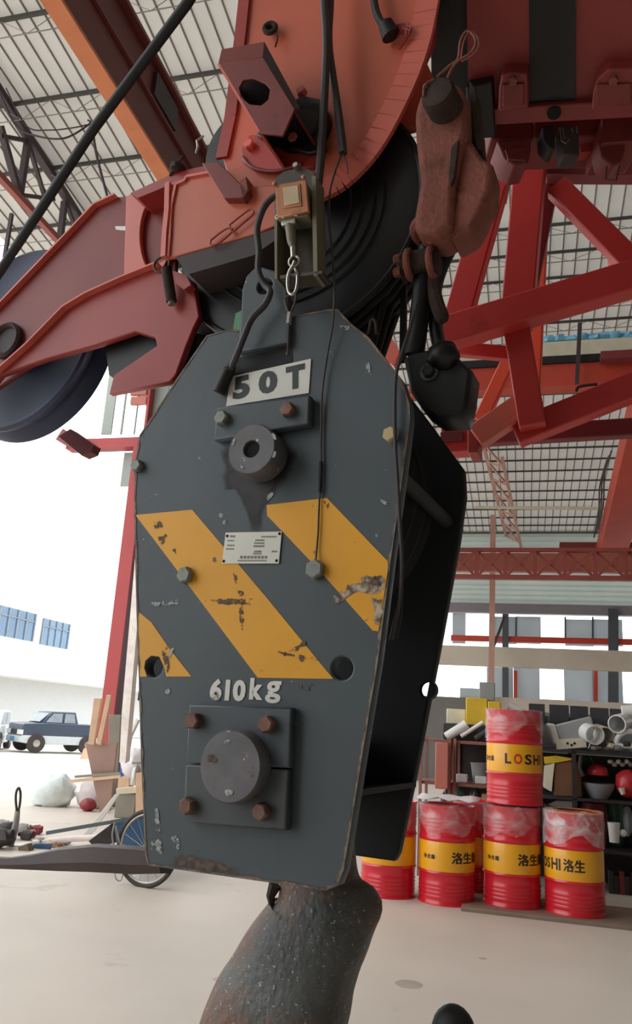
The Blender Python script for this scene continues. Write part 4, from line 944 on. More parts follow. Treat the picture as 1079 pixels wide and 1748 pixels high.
MB().ball(B(744, 402, .06), (.026, .02, .016), (KU, KW, ZV), 16, 8).build('rope_end', 'beam_pink', rs)
# dead end rope with clip, between the socket and the becket
dr = thing('dead_end_rope', 'greasy dark rope from the rusty wedge socket down to the hook block', 'rope', B(720, 600, .12))
MB().tube(smooth_path([B(738,392,.1), B(728,430,.1), B(722,480,.1), B(716,540,.11), B(708,606,.12)], 5), .019, 10).build('main_strand', 'black_grease', dr)
MB().tube(smooth_path([B(780,392,.12), B(768,425,.12), B(752,460,.12), B(742,500,.13), B(744,560,.13), B(752,600,.12)], 5), .014, 10).build('return_strand', 'black_grease', dr)
MB().tube(smooth_path([B(735,440,.09), B(738,480,.1), B(745,515,.1), B(757,548,.1)], 5), [.014]*15+[.01], 9).build('tail_strand', 'rust_dark', dr)
cl = MB().box(B(716, 452, .09), .085, .05, .045, (KU, KW, ZV)).build('rope_clip', 'rust_dark', dr, bevel=.01)
MB().torus(B(700, 452, .08), KU, .026, .007, 18, 8).build('u_bolt', 'rust_cast', cl)
MB().torus(B(738, 448, .08), KU, .026, .007, 18, 8).build('u_bolt', 'rust_cast', cl)
for p in ((684, 442), (684, 464)): hexbolt('clip_nut', cl, B(*p, .07), .01, .014, 'rust_cast', -KU)
o = MB().beam(B(690, 465, .16), B(688, 618, .16), .012, .012, KW).build('guide_rod', 'black_rubber', bh)
# hoist ropes running between head sheaves and block sheaves
for i in range(3):
    o = MB().tube([B(674+i*9, 440+i*25, .13+i*.035), B(622+i*9, 640, .14+i*.035)], .009, 8).build('hoist_rope', 'black_grease')
    tag(o, ('nearest', 'middle', 'farthest')[i]+' of the three black hoist ropes between boom sheaves and hook block', 'rope', 'hoist ropes behind the front plate')
# ------------------------------------------------------------------ jib lattice on the right
jb = thing('lattice_jib', 'red square tube lattice jib stowed at the right of the boom', 'crane jib', Zp(900, 730, 2.3))
JP = Zp(900, 500, 2.15); JN = V((-.35, -.94, 0)).normalized()
def J(x, y, back=0): return hit(x, y, JP-JN*back, JN)
def member(a, b, wpx, matk, back=0, dpt=.7, nm='lattice_tube'):
    pa, pb = J(*a, back), J(*b, back)
    if b[0] > 1110: pb = pa+(pb-pa)*1.9                            # runs on beyond the frame
    dpx = ((pa-CAM).dot(FW)+(pb-CAM).dot(FW))/2; wd = wpx*dpx/FPX
    t = (pb-pa).normalized(); 
    return MB().beam(pa, pb, wd*dpt, wd, JN.cross(t).normalized()).build(nm, matk, jb, bevel=.004)
member((930,240),(905,740), 26, 'jib_orange', .28)
member((820,720),(895,560), 24, 'jib_orange', .3)
member((700,640),(860,560), 14, 'jib_red', .3)
member((855,285),(778,560), 44, 'jib_red')
member((910,235),(882,560), 52, 'jib_red')
member((950,320),(1120,492), 40, 'jib_red', .02)
member((745,575),(1130,462), 56, 'jib_red', -.06)
member((880,548),(910,730), 44, 'jib_red', -.02)
member((775,596),(888,606), 24, 'jib_red', .04)
member((812,748),(900,688), 42, 'boom_pink', .0)
member((880,742),(1130,642), 46, 'jib_red', .02)
member((800,748),(1130,728), 32, 'jib_maroon', .12)
member((935,288),(1130,288), 44, 'jib_maroon', .06)
member((948,290),(905,500), 22, 'jib_maroon', .1)
member((1052,440),(1130,560), 34, 'jib_red', .25)
lg = MB().prism([J(752,722), J(812,716), J(812,768), J(752,772)], -JN*.06).build('end_lug', 'jib_red', jb, bevel=.004)
MB().prism([J(752,738,-.004), J(790,736,-.004), J(790,752,-.004), J(752,754,-.004)], -JN*.01).build('lug_slot', 'jib_maroon', lg)
MB().prism([J(798,716,-.01), J(816,716,-.01), J(816,772,-.01), J(798,772,-.01)], -JN*.08).build('lug_flange', 'boom_red', lg, bevel=.003)
MB().tube(smooth_path([J(984,668,-.02), J(990,660,-.02), J(1020,656,-.02)], 4), .004, 5).build('rod_loop', 'rust_dark', jb)
MB().prism([J(838,280,.1), J(872,272,.1), J(862,330,.1), J(842,345,.1)], -JN*.05).build('joint_plate', 'jib_orange', jb)
MB().prism([J(640,588,.25), J(668,575,.25), J(682,600,.25), J(672,625,.25), J(655,612,.25)], -JN*.05).build('jib_tip', 'boom_pink', jb)
# ------------------------------------------------------------------ limit switch
ls = thing('limit_switch', 'olive limit switch with copper cover mounted on a channel above the hook block', 'switch', B(505, 478, -.03))
wS = -.07
pplate('back_plate', round_poly([(468,306),(484,292),(520,286),(538,294),(543,470),(470,476)], 8), wS+.035, .006, 'olive_dark', ls, bev=.0008)
MB().prism([B(468,318,wS), B(473,318,wS), B(473,476,wS), B(469,476,wS)], KW*.04).build('channel_flange', 'olive', ls)
MB().prism([B(532,300,wS), B(539,300,wS), B(542,470,wS), B(535,471,wS)], KW*.04).build('channel_flange', 'olive', ls)
MB().prism([B(478,470,wS), B(550,462,wS), B(550,467,wS), B(478,476,wS)], KW*.04).build('bottom_flange', 'olive_dark', ls)
hexbolt('mounting_bolt', ls, B(508, 287, wS+.035), .007, .012, 'zinc')
bd = MB().prism([B(x, y, wS-.01) for x, y in ((470,318),(522,308),(526,368),(474,376))], KW*.04).build('switch_body', 'olive', ls, bevel=.003)
cv = pplate('switch_cover', [(469,316),(522,306),(527,361),(473,371)], wS-.018, .008, 'copper', ls, bev=.0015)
pplate('cover_frame', [(478,318),(512,313),(515,351),(481,355)], wS-.020, .003, 'copper', cv, bev=.0008)
pplate('window', [(482,320),(508,316),(511,346),(485,350)], wS-.0215, .003, 'switch_window', cv, bev=.0004)
for x, y in ((474,372),(484,370),(506,366),(516,363)):
    MB().lathe([(.0045, 0), (.0045, .004), (.002, .004), (.002, .001), (.0005, .001)], B(x, y, wS-.012), KN, 12).build('cover_screw', 'cream', ls)
for x, y in ((470,315),(519,304)): MB().lathe([(.004, 0), (.004, .005), (.001, .006)], B(x, y, wS-.018), KN, 10).build('cover_lug', 'copper', cv)
MB().box(B(496, 382, wS), .03, .02, .014, (KU, KW, ZV)).build('gland_nut', 'zinc', ls, bevel=.002)
MB().tube([B(496,386,wS), B(498,412,wS), B(500,424,wS)], [.011, .009, .005], 12).build('plunger_boot', 'olive', ls)
MB().tube([B(500,420,wS), B(501,440,wS)], .0055, 10).build('plunger', 'zinc', ls)
MB().torus(B(502, 446, wS), KN, .0105, .0026, 22, 7).build('eye_ring', 'zinc', ls)
sh = thing('chain_shackle', 'zinc snap shackle hanging from the eye ring of the limit switch', 'shackle', B(497, 500, wS))
MB().tube(smooth_path([B(503,446,wS-.006), B(500,454,wS-.006), B(494,464,wS-.004), B(491,480,wS), B(493,498,wS), B(500,503,wS), B(506,494,wS), B(508,474,wS), B(504,456,wS+.004)], 4), .0032, 8).build('shackle_bow', 'zinc', sh)
MB().cyl(B(489,470,wS), B(511,468,wS), .003, 8).build('shackle_pin', 'steel_pin', sh)
wt = thing('weight_rope', 'thin steel rope with crimped eye hanging from the shackle above the 50T plate', 'rope', B(491, 600, -.03))
MB().tube(smooth_path([B(494,536,wS), B(488,520,wS), B(487,510,wS), B(494,504,wS), B(504,500,wS), B(504,514,wS), B(496,536,wS)], 5), .0022, 7).build('rope_eye', 'wire', wt)
MB().tube([B(495,534,wS), B(493,553,wS)], .0048, 8).build('crimp_sleeve', 'zinc', wt)
MB().tube([B(493,550,wS), B(492,580,-.055), B(491,604,-.025)], .002, 6).build('rope_strand', 'wire', wt)
MB().ball(B(491,604,-.024), .004, n=8, m=5).build('end_bead', 'wire', wt)
# ------------------------------------------------------------------ cables
def cab(name, pts, r, matk, label, k=7): 
    o = MB().tube(smooth_path([B(*p) for p in pts], k), r, 9).build(name, matk); return tag(o, label, 'cable')
cab('power_cable', [(551,-60,-.02),(553,0,-.02),(557,80,-.02),(553,180,-.02),(549,250,-.02),(545,300,-.025),(539,345,-.03)], .0085, 'cable_grey', 'left of the two thick cables down the orange boom plate, ending at the limit switch')
cab('power_cable', [(564,-60,0),(564,0,0),(561,70,0),(568,130,0),(577,190,0),(586,262,0)], .0085, 'cable_grey', 'right of the two thick cables down the orange boom plate, with a frayed end')
cab('switch_cable', [(470,334,wS),(458,344,wS),(447,362,-.07),(439,392,-.06),(442,428,-.05),(441,462,-.05),(452,486,-.04),(461,498,-.04),(452,520,-.04),(430,544,-.04),(416,576,-.04),(404,606,-.03),(394,630,-.02)], .0065, 'cable_grey', 'bent grey cable from the limit switch to the black plug beside the 50T plate')
pg = thing('cable_plug', 'black rubber plug lying at the left of the 50T plate', 'plug', B(378, 668, -.012))
MB().tube([B(397,622,-.018), B(391,632,-.016), B(376,664,-.014), B(373,670,-.014)], [.008, .0125, .0135, .012], 12).build('plug_body', 'black_rubber', pg)
MB().torus(B(390, 632, -.016), B(376,664,-.014)-B(391,632,-.016), .0115, .0025, 18, 6).build('plug_collar', 'cable_grey', pg)
cab('thin_wire', [(583,262,-.0),(570,300,-.02),(563,330,-.03),(562,380,-.03),(567,430,-.03),(571,490,-.03),(568,550,-.02),(558,610,-.01),(550,670,-.008),(548,740,-.006),(548,790,-.006)], .0022, 'wire', 'thin wire hanging from the frayed cable end down to the black sleeve')
cab('thin_wire', [(586,264,0),(592,280,0),(594,296,-.005)], .0014, 'wire', 'short loose wire strand at the frayed cable end')
cab('wire_sleeve', [(548,788,-.006),(547,815,-.006),(546,840,-.006)], .0035, 'black_rubber', 'black sleeve on the thin wire above the right yellow stripe', 3)
cab('tie_wire', [(546,838,-.005),(544,880,-.005),(543,910,-.005),(540,945,-.006),(538,966,-.014)], .0018, 'wire', 'tie wire from the black sleeve down to the bolt on the yellow stripe')
cab('side_cable', [(712,515,.05),(700,560,.03),(684,610,0),(675,650,-.012),(674,740,-.012),(679,830,-.01),(683,900,0),(686,960,.01),(683,1020,.02),(674,1062,.03),(668,1092,.035)], .0036, 'cable_grey', 'thin grey cable down the right edge of the front plate')
cab('side_cable', [(686,1000,.03),(684,1050,.04),(676,1090,.05)], .0028, 'black_rubber', 'short black cable end behind the right edge of the front plate')
m = MB().tube(smooth_path([B(x, y, .02) for x, y in ((634,-40),(640,10),(648,34),(658,46),(662,52))], 5), .0085, 9); o = tag(m.build('hose_end', 'black_rubber'), 'black corrugated hose end at the top of the orange boom plate', 'hose')
o2 = MB().cyl(B(658,40,.02), B(668,62,.03), .016, 14, .02).build('hose_cap', 'black_rubber', None); o2.parent = o; o2.location = o2.location-o.location
m = MB()
for i in range(7): m.tube(smooth_path([B(672,46,.03), B(685+i*3, 44+random.uniform(-6,10), .03), B(690+random.uniform(-12,14), 55+i*5, .035)], 4), .0022, 5)
tag(m.build('frayed_wires', 'boom_red'), 'tuft of reddish frayed wires beside the black hose end', 'wires')
o = MB().tube([Zp(375,-85,1.3), Zp(320,5,1.34), Zp(160,220,1.45), Zp(0,463,1.6), Zp(-60,552,1.66)], .0095, 10).build('auxiliary_rope', 'black_rubber')
tag(o, 'thick black rope running diagonally across the upper left', 'rope')
# ------------------------------------------------------------------ oil drums
DR, DH = .268, .88
def wrap_text(s, par, ang, z0, z1, matk, name='lettering', g=V((0,0,0)), face=0, bold=.0006, width=None, R=DR+.006):
    me = text_mesh(s, .05, .0004, bold); X = [v.co.x for v in me.vertices]; Y = [v.co.y for v in me.vertices]
    k = (z1-z0)/(max(Y)-min(Y)); mx, my = min(X), min(Y)
    if width: kx = width/(max(X)-mx)
    else: kx = k
    bm = bmesh.new(); bm.from_mesh(me)
    bmesh.ops.subdivide_edges(bm, edges=[e for e in bm.edges if e.calc_length()*kx > .03], cuts=2); bm.to_mesh(me); bm.free()
    if not s.isascii():
        bm = bmesh.new(); bm.from_mesh(me); gg = list(bm.verts)+list(bm.edges)+list(bm.faces)
        for dx in (-.0016, .0016):
            r_ = bmesh.ops.duplicate(bm, geom=gg); bmesh.ops.translate(bm, verts=[v for v in r_['geom'] if isinstance(v, bmesh.types.BMVert)], vec=(dx, dx*.5, 0))
        bm.to_mesh(me); bm.free()
    def f(c):
        a = face + math.radians(ang) + (c.x-mx)*kx/DR; r = R + (.0005 if c.z > 0 else 0)
        return g + V((math.sin(a)*r, -math.cos(a)*r, z0+(c.y-my)*k))
    return place_mesh(me, f, name, matk, par)
def make_drum(loc, label, text, ang, small, heavy, lid='drum_red', seed=0, tsplit=None, film=True):
    loc = V(loc); d = loc-CAM; face = math.atan2(d.x, d.y)            # front of the drum towards the hall's open side
    face = -face
    t = thing('oil_drum', label, 'drum', loc, 'red and yellow oil drums')
    prof = [(.25, .012), (DR-.004, .02), (DR+.006, .004), (DR+.006, 0), (DR+.004, .022), (DR-.002, .03)]
    z = .03; prof2 = [(DR+.005, 0), (DR+.006, .008), (DR+.002, .022), (DR-.002, .03)]
    for zz in (.07, .105, .14, .175): prof2 += [(DR-.003, zz-.014), (DR+.003, zz), (DR-.003, zz+.014)]
    prof2 += [(DR, .262), (DR+.011, .277), (DR, .292), (DR, .56), (DR+.011, .575), (DR, .59)]
    for zz in (.66, .695, .73, .765): prof2 += [(DR-.003, zz-.014), (DR+.003, zz), (DR-.003, zz+.014)]
    prof2 += [(DR-.002, .85), (DR+.004, .86), (DR+.006, .876), (DR+.001, .88), (DR-.008, .872), (DR-.012, .858), (.001, .856)]
    MB().lathe(prof2, loc, ZV, 48).build('drum_body', 'drum_red', t, sharp=50)
    MB().lathe([(DR+.0015, .296), (DR+.0022, .3), (DR+.0022, .552), (DR+.0015, .556)], loc, ZV, 48, caps=False).build('yellow_band', 'drum_yellow', t)
    for (x, y, r) in ((.14, .1, .035), (-.17, -.06, .022)): MB().lathe([(r, 0), (r, .014), (r*.6, .018), (.001, .018)], loc+V((x, y, .855)), ZV, 16).build('bung', lid, t)
    for s, a, z0, z1, mt, wd in text: wrap_text(s, t, a, z0, z1, mt, g=loc, face=face, R=DR+.0028, width=wd, bold=.0016 if s.isascii() else .0004)
    if film:
        rnd = random.Random(seed); n = 60; m = MB(); ring = []
        zl = [.9, .884, .86, .8, .74, .68]
        for i, z in enumerate(zl):
            for j in range(n):
                a = 2*math.pi*j/n
                w = .010+.006*rnd.random()
                if i == 0: r = .2; zz = .888+.01*rnd.random()
                elif i == 5:
                    zz = (.60 if heavy else .655) + .05*math.sin(a*2+seed)+.035*math.sin(5*a+seed*2)+.02*rnd.random(); r = DR+w
                else: zz = z+.006*rnd.random() ; r = DR+w
                m.v.append(loc+V((r*math.cos(a), r*math.sin(a), zz)))
        for i in range(5):
            for j in range(n): m.f.append((i*n+j, i*n+(j+1) % n, (i+1)*n+(j+1) % n, (i+1)*n+j)); m.m.append(0)
        m.build('plastic_wrap', 'film_heavy' if heavy else 'film', t, sharp=25)
    return t
def drum_at(xl, xr, yb):                                           # footprint from its image edges and lowest point
    p = G((xl+xr)/2, yb); d = V((p.x, p.y, 0)).normalized(); return p + d*DR
zb_ = .012
dl = [drum_at(612, 712, 1534), drum_at(715, 808, 1549), drum_at(827, 922, 1558), drum_at(929, 1028, 1576)]
row = [list(bco(p)) for p in dl]
for k in (1, 2, 3): row[k][0] = max(row[k][0], row[k-1][0]+.566)
ym = sum(r[1] for r in row)/4
dl = [bw(r[0], r[1]*.4+ym*.6, 0) for r in row]
PB = .035
B4 = '\u6d1b\u751f'
make_drum(dl[0]+ZV*0, 'red oil drum mostly hidden, seen below the shaded rear plate of the hook block', [], 0, 0, False, seed=1)
make_drum(dl[1]+ZV*0, 'red oil drum with crumpled sheet on its lid, left of the two drum stack', [(B4+'\u65b0', 10, .375, .475, 'print_black', .33), ('\u51c0\u542b\u91cf', -54, .4, .44, 'print_black', .14)], 6, 1, False, seed=2)
make_drum(dl[2]+ZV*PB, 'lower red oil drum of the two drum stack', [(B4+'\u65b0', 12, .375, .475, 'print_black', .33), ('\u51c0\u542b\u91cf', -55, .4, .44, 'print_black', .14)], 0, 0, False, seed=3)
up = dl[2]+ZV*(PB+DH+.022)+BXV*.03
make_drum(up, 'red oil drum standing on top of another, tallest in the row', [('L', -19, .375, .47, 'print_black', .06), ('O', -1, .375, .47, 'print_red', .08), ('S', 21, .375, .47, 'print_black', .075), ('H', 41, .375, .47, 'print_black', .075), ('I', 61, .375, .47, 'print_black', .018), ('\u51c0\u542b\u91cf', -75, .39, .44, 'print_black', .14)], 0, 0, False, seed=4)
rd = make_drum(dl[3]+ZV*PB, 'rightmost oil drum, covered in torn clear wrap with yellow lid rim', [('OS', -78, .38, .47, 'print_black', .13), ('HI', -47, .375, .475, 'print_black', .1), (B4, -20, .375, .48, 'print_black', .19)], 0, 0, True, 'drum_yellow', seed=5)
make_drum(bw(bco(dl[1])[0]*.5+bco(dl[2])[0]*.5-.02, ym+.62, 0), 'dark red oil drum behind the gap left of the two drum stack', [], 0, 0, False, seed=6)
MB().lathe([(DR+.003, 0), (DR+.008, .008), (DR-.012, .016), (DR-.03, .01)], dl[3]+ZV*(PB+.868), ZV, 40, caps=False).build('clamp_ring', 'drum_yellow', rd)
m = MB(); g = dl[1]+ZV*(DH+.022); random.seed(3)
vs = []
for i in range(7):
    for j in range(5): vs.append(g + BXV*((i-3)*.1+.02) + BYV*((j-2)*.11) + ZV*(.02+random.uniform(0, .035)))
m.add(vs, [(i*5+j, i*5+j+1, i*5+j+6, i*5+j+5) for i in range(6) for j in range(4)])
o = m.build('cardboard_sheet', 'sack_white'); tag(o, 'crumpled pale sheet lying on the lid of the drum beside the block', 'sheet')
so_ = o.modifiers.new('thickness', 'SOLIDIFY'); so_.thickness = .012
pa, pb2 = bco(G(757, 1551)), bco(G(1079, 1590))
yf = (pa[1]+pb2[1])/2
o = MB().bbox(bco(dl[2])[0]-.45, pb2[0]+1.5, yf, yf+.85, 0, PB).build('ground_board', 'plank_wood', None, bevel=.005); tag(o, 'weathered wooden board on the floor under the right drums', 'board')
# ------------------------------------------------------------------ racks of spare parts behind the drums
YRK = ym+1.25
def rp(x, y, d=0): return BY(x, y, YRK+d)
def rbox(m, x0, y0, x1, y1, d0, dd, mi=0): return bpx(m, x0, y0, x1, y1, YRK+d0, dd, mi)
def item(name, cat, label, x0, y0, x1, y1, d, dd, matk, bev=.012, group=None, zb=None):
    o = rbox(MB(), x0, y0, x1, y1, d, dd).build(name, matk, None, bevel=bev)
    if zb is not None: o.location.z = zb+.002
    return tag(o, label, cat, group)
def zr(y, x=980, d=0): return rp(x, y, d).z
# right rack: three steel shelves on posts
r1 = thing('storage_rack', 'dark steel storage rack of spare parts behind the right drums', 'rack', bw(rp(1000, 1400)[0]*0+bco(rp(1000, 1400))[0], YRK, 0))
xa, xb = bco(rp(868, 1300))[0], bco(rp(1180, 1300))[0]
for y in (1282, 1362, 1447, 1530):
    z = zr(y, 990); MB().bbox(xa, xb, YRK-.05, YRK+.75, z-.03, z).build('shelf', 'rack_dark', r1)
for x in (xa+.03, xb-.03, bco(rp(982, 1400))[0]):
    for q in (YRK-.03, YRK+.72): MB().bbox(x-.022, x+.022, q-.02, q+.02, 0, zr(1282, 990)).build('post', 'rack_dark', r1)
MB().bbox(xa, xb, YRK+.76, YRK+.8, 0, zr(1290, 990)).build('back_sheet', 'junk_dark', r1)
# left rack: rusty frame
xl0, xl1 = bco(rp(768, 1300))[0], bco(rp(842, 1300))[0]
r2k = thing('storage_rack', 'small rust brown rack frame between the block and the top drum', 'rack', bw((xl0+xl1)/2, YRK, 0))
for y in (1265, 1338, 1400):
    z = zr(y, 800); MB().bbox(xl0-.35, xl1+.1, YRK-.02, YRK+.6, z-.035, z).build('shelf', 'rack_steel', r2k)
for x in (xl0, xl0+.06, xl1+.08, xl0-.33):
    for q in (YRK-.04, YRK+.58): MB().bbox(x-.016, x+.016, q-.016, q+.016, 0, zr(1262, 800)).build('post', 'rack_steel', r2k)
MB().bbox(xl0-.1, xl1+.1, YRK+.6, YRK+.62, zr(1400, 800), zr(1265, 800)).build('back_sheet', 'junk_dark', r2k)
item('leaning_board', 'board', 'pinkish board standing behind the edge of the rear block plate', 742, 1268, 766, 1346, -.2, .1, 'beam_pink')
item('parts_box', 'box', 'white carton on the middle shelf of the small rust brown rack, left one', 778, 1325, 798, 1338, .08, .14, 'white_plastic', group='white cartons', zb=zr(1338, 800))
item('parts_box', 'box', 'white carton on the middle shelf of the small rust brown rack, beside the top drum', 811, 1319, 831, 1331, .08, .14, 'white_plastic', group='white cartons', zb=zr(1338, 800))
MB()
m = MB(); c = rp(824, 1338, .25); m.lathe([(.001, 0), (.08, 0), (.11, .22), (.115, .23), (.1, .23), (.07, .02)], V((c.x-.03, c.y, zr(1338, 800)+.002)), ZV, 24); tag(m.build('grey_bin', 'grey_plastic'), 'grey plastic bin on the small rust brown rack', 'bin')
def jug(x, y1, y0, wpx, matk, label, cap='white_plastic', group=None, nm='oil_jug'):
    d = (rp(x, y1, .1)-CAM).dot(FW); g = rp(x, y1, .1); r = wpx*d/FPX/2; h = (y1-y0)*d/FPX
    if y1 > 1398: g.z = zr(1400, 800)+.002
    t = thing(nm, label, 'bottle', g, group)
    MB().lathe([(r*.92, 0), (r, r*.15), (r, h*.68), (r*.85, h*.8), (r*.4, h*.9), (r*.38, h*.95)], g, ZV, 20).build('jug_body', matk, t)
    MB().lathe([(r*.42, h*.93), (r*.42, h), (r*.36, h*1.01)], g, ZV, 14).build('cap', cap, t)
    MB().lathe([(r*1.01, h*.25), (r*1.01, h*.55)], g, ZV, 20, caps=False).build('paper_band', 'junk_grey', t)
    return t
jug(784, 1399, 1343, 22, 'teal_liquid', 'teal jug with white cap under the left white carton')
jug(811, 1399, 1342, 18, 'dark_glass', 'dark jug beside the teal jug on the small rust brown rack')
jug(757, 1392, 1352, 11, 'dark_glass', 'small dark bottle at the left end beside the shaded rear plate')
jug(766, 1394, 1355, 8, 'teal_liquid', 'narrow small bottle between the dark bottle and the rack post')
item('parts_box', 'box', 'pale carton beside the jugs, left of the top drum', 822, 1356, 836, 1398, .05, .2, 'cardboard')
# heap on top of the left rack
item('yellow_crate', 'crate', 'bright yellow crate on top of the left rack', 795, 1192, 832, 1240, .25, .3, 'box_yellow')
item('yellow_crate', 'crate', 'darker yellow crate right of the bright yellow one', 833, 1198, 855, 1242, .2, .3, 'box_yellow')
item('yellow_crate', 'crate', 'flat beige yellow box left of the bright yellow crate', 762, 1211, 795, 1235, .4, .3, 'cream')
item('crate_base', 'pallet', 'dark pallet of scrap under the yellow crates', 756, 1240, 860, 1262, .2, .35, 'junk_dark', zb=zr(1265, 800))
def tubeitem(name, cat, label, pts, r, matk, d=0, n=14, hollow=False):
    P = [rp(q[0], q[1], q[2] if len(q) > 2 else d) for q in pts]; m = MB()
    if hollow:
        ax = (P[1]-P[0]); L_ = ax.length; m.lathe([(r*.88, L_*.08), (r*.88, 0), (r, 0), (r, L_*.12), (r*.97, L_*.14), (r*.97, L_), (r*.88, L_), (r*.86, L_*.1)], P[0], ax, 28, caps=False)
    else: m.tube(P, r, n)
    return tag(m.build(name, matk), label, cat)
tubeitem('lamp_tube', 'tube', 'white tube leaning on the heap left of the top drum, left one', [(762,1258),(797,1236)], .055, 'white_plastic', .1)
tubeitem('strip_board', 'strip', 'thin white strip leaning right of the white tube', [(787,1257),(825,1233)], .025, 'white_plastic', .08)
tubeitem('scrap_pipe', 'pipe', 'dark scrap pipe on the heap just left of the top drum', [(812,1262),(860,1230)], .04, 'junk_dark', .05)
tubeitem('white_duct', 'duct', 'white bent duct above the carton on the top drum', [(868,1206),(880,1212),(898,1222)], .055, 'white_plastic', .5)
item('white_sack', 'sack', 'pale grey sheet hanging above the yellow crates', 818, 1165, 845, 1196, .55, .06, 'grey_plastic')
cb = thing('carton', 'brown carton of parts standing right behind the top drum lid', 'box', rp(895, 1252))
rbox(MB(), 866, 1228, 925, 1268, .0, .35).build('carton_body', 'cardboard', cb, bevel=.008)
rbox(MB(), 889, 1232, 903, 1250, -.01, .02).build('paper_patch', 'white_plastic', cb)
rbox(MB(), 906, 1232, 918, 1250, -.008, .02).build('printed_patch', 'cardboard_dark', cb)
# row of dark panels under the ledge
for i, (x0, x1, y0, y1) in enumerate(((903,930,1202,1232),(938,971,1204,1234),(974,1004,1206,1238),(1008,1039,1209,1240),(1042,1074,1211,1242))):
    lab = ('dark square panel under the ledge beam, leftmost of the row', 'dark panel under the ledge beam behind the grey housing, second of the row', 'dark panel under the ledge beam, middle of the row', 'dark panel under the ledge beam above the white pail, fourth of the row', 'dark panel under the ledge beam at the right end of the row')[i]
    item('square_slab', 'slab', lab, x0, y0, x1, y1, .6, .04, 'dark_panel', .004, 'dark panels under the ledge')
item('white_board', 'board', 'long pale board the dark panels lean on', 868, 1236, 1160, 1276, .66, .05, 'grey_plastic', zb=zr(1282, 990))
# things on the top shelf
m = MB(); P_ = [rp(x, y, .24) for x, y in ((948,1237),(1009,1222),(1022,1266),(958,1272))]; m.prism(P_, BYV*.3)
hs = thing('lamp_housing', 'big grey tapered housing with white end on the top shelf', 'housing', rp(985, 1280)); m.build('housing_shell', 'grey_housing', hs, bevel=.02)
MB().prism([rp(x, y, .22) for x, y in ((933,1234),(948,1236),(958,1273),(944,1270))], BYV*.3).build('white_end', 'white_plastic', hs, bevel=.02)
MB().prism([rp(x, y, .2) for x, y in ((950,1262),(1000,1260),(1002,1276),(950,1280))], BYV*.05).build('socket_plate', 'cream', hs, bevel=.005)
for x, y in ((969,1269),(976,1272),(981,1269)): MB().lathe([(.014, 0), (.014, .004)], rp(x, y, .2), -BYV, 12).build('socket_hole', 'bolt_hole', hs)
tubeitem('white_pail', 'pail', 'white pail lying on its side, front one beside the grey housing', [(1016,1255,-.13),(1003,1250,.12)], .105, 'white_plastic', .0, hollow=True)
tubeitem('white_pail', 'pail', 'cream pail lying behind the front white pail', [(1033,1258,.2),(1018,1252,.45)], .115, 'cream', .15, hollow=True)
tubeitem('pipe_length', 'pipe', 'big white pipe end open towards us at the right of the top shelf', [(1053,1236,-.05),(1085,1226,.6)], .1, 'white_plastic', .1, hollow=True)
tubeitem('pipe_length', 'pipe', 'small white roll on top of the big open pipe', [(1062,1215),(1100,1212)], .07, 'white_plastic', .2)
m = MB(); cc = rp(1078, 1274, 0); m.tube([cc+BXV*(.16*math.cos(a))+ZV*(.16*math.sin(a)) for a in [math.pi*k/14 for k in range(15)]], .03, 8); m.tube([cc-BXV*.16, cc+BXV*.16], .03, 8)
tag(m.build('pipe_bow', 'white_plastic'), 'white half round pipe bow at the right edge of the top shelf', 'pipe')
tubeitem('pipe_fitting', 'fitting', 'small white ring fitting below the front white pail', [(1006,1272),(1006.5,1272.2)], .04, 'white_plastic', -.03)
for i in range(9):
    x = 1014+i*7; y = 1276-(i % 3)*3
    tag(MB().ball(rp(x, y, -.02+.04*(i % 2)), (.05, .04, .03), (BXV, BYV, ZV), 8, 5, wob=.25).build('small_part', ('junk_grey', 'cream', 'junk_dark')[i % 3]), ORD[i]+' small loose part from the left on the top shelf under the white pails', 'part', 'small parts on the top shelf')
# middle shelf
bb = thing('brown_box', 'dark brown open carton with white side, middle shelf beside the top drum', 'box', rp(960, 1355))
rbox(MB(), 946, 1300, 992, 1358, .02, .4).build('box_body', 'cardboard_dark', bb, bevel=.01)
MB().prism([rp(x, y, .0) for x, y in ((930,1308),(947,1302),(942,1352),(928,1344))], BYV*.4).build('white_side', 'cream', bb, bevel=.004)
MB().prism([rp(x, y, .0) for x, y in ((929,1292),(950,1290),(985,1296),(950,1302),(930,1304))], BYV*.3).build('yellow_flap', 'box_yellow', bb, bevel=.003)
c = rp(1022, 1350, .15); rr = .17
m = MB().lathe([(.1, 0), (.17, .12), (.18, .16), (.17, .16), (.15, .1), (.08, .02), (.001, .02)], V((c.x, c.y, zr(1362, 990)+.002)), ZV, 28); tag(m.build('grey_basin', 'grey_plastic'), 'grey basin under the red dome on the middle shelf', 'basin')
tag(MB().ball(rp(1020, 1320, .15), (.115, .115, .1), n=20, m=10, lo=-10).build('red_dome', 'red_plastic'), 'shiny red dome lying in the grey basin', 'dome')
tag(MB().ball(rp(1074, 1338, .1), (.15, .14, .15), n=18, m=12, wob=.06).build('red_bag', 'red_plastic'), 'red bag bulging at the right edge of the middle shelf', 'bag')
m = MB().tube([rp(1061, 1345, -.06), rp(1064, 1356, -.06)], [.035, .025], 10); tag(m.build('small_bottle', 'cream'), 'small cream bottle in front of the red bag', 'bottle')
tubeitem('hose_coil', 'hose', 'dark hose hanging under the top shelf between box and red dome', [(992,1290),(990,1310),(996,1325)], .022, 'rack_dark', -.05)
tag(MB().ball(rp(1000, 1305, .4), (.09, .09, .1), n=12, m=8, wob=.1).build('green_bundle', 'green_plastic'), 'dark green bundle behind the hose on the middle shelf', 'bundle')
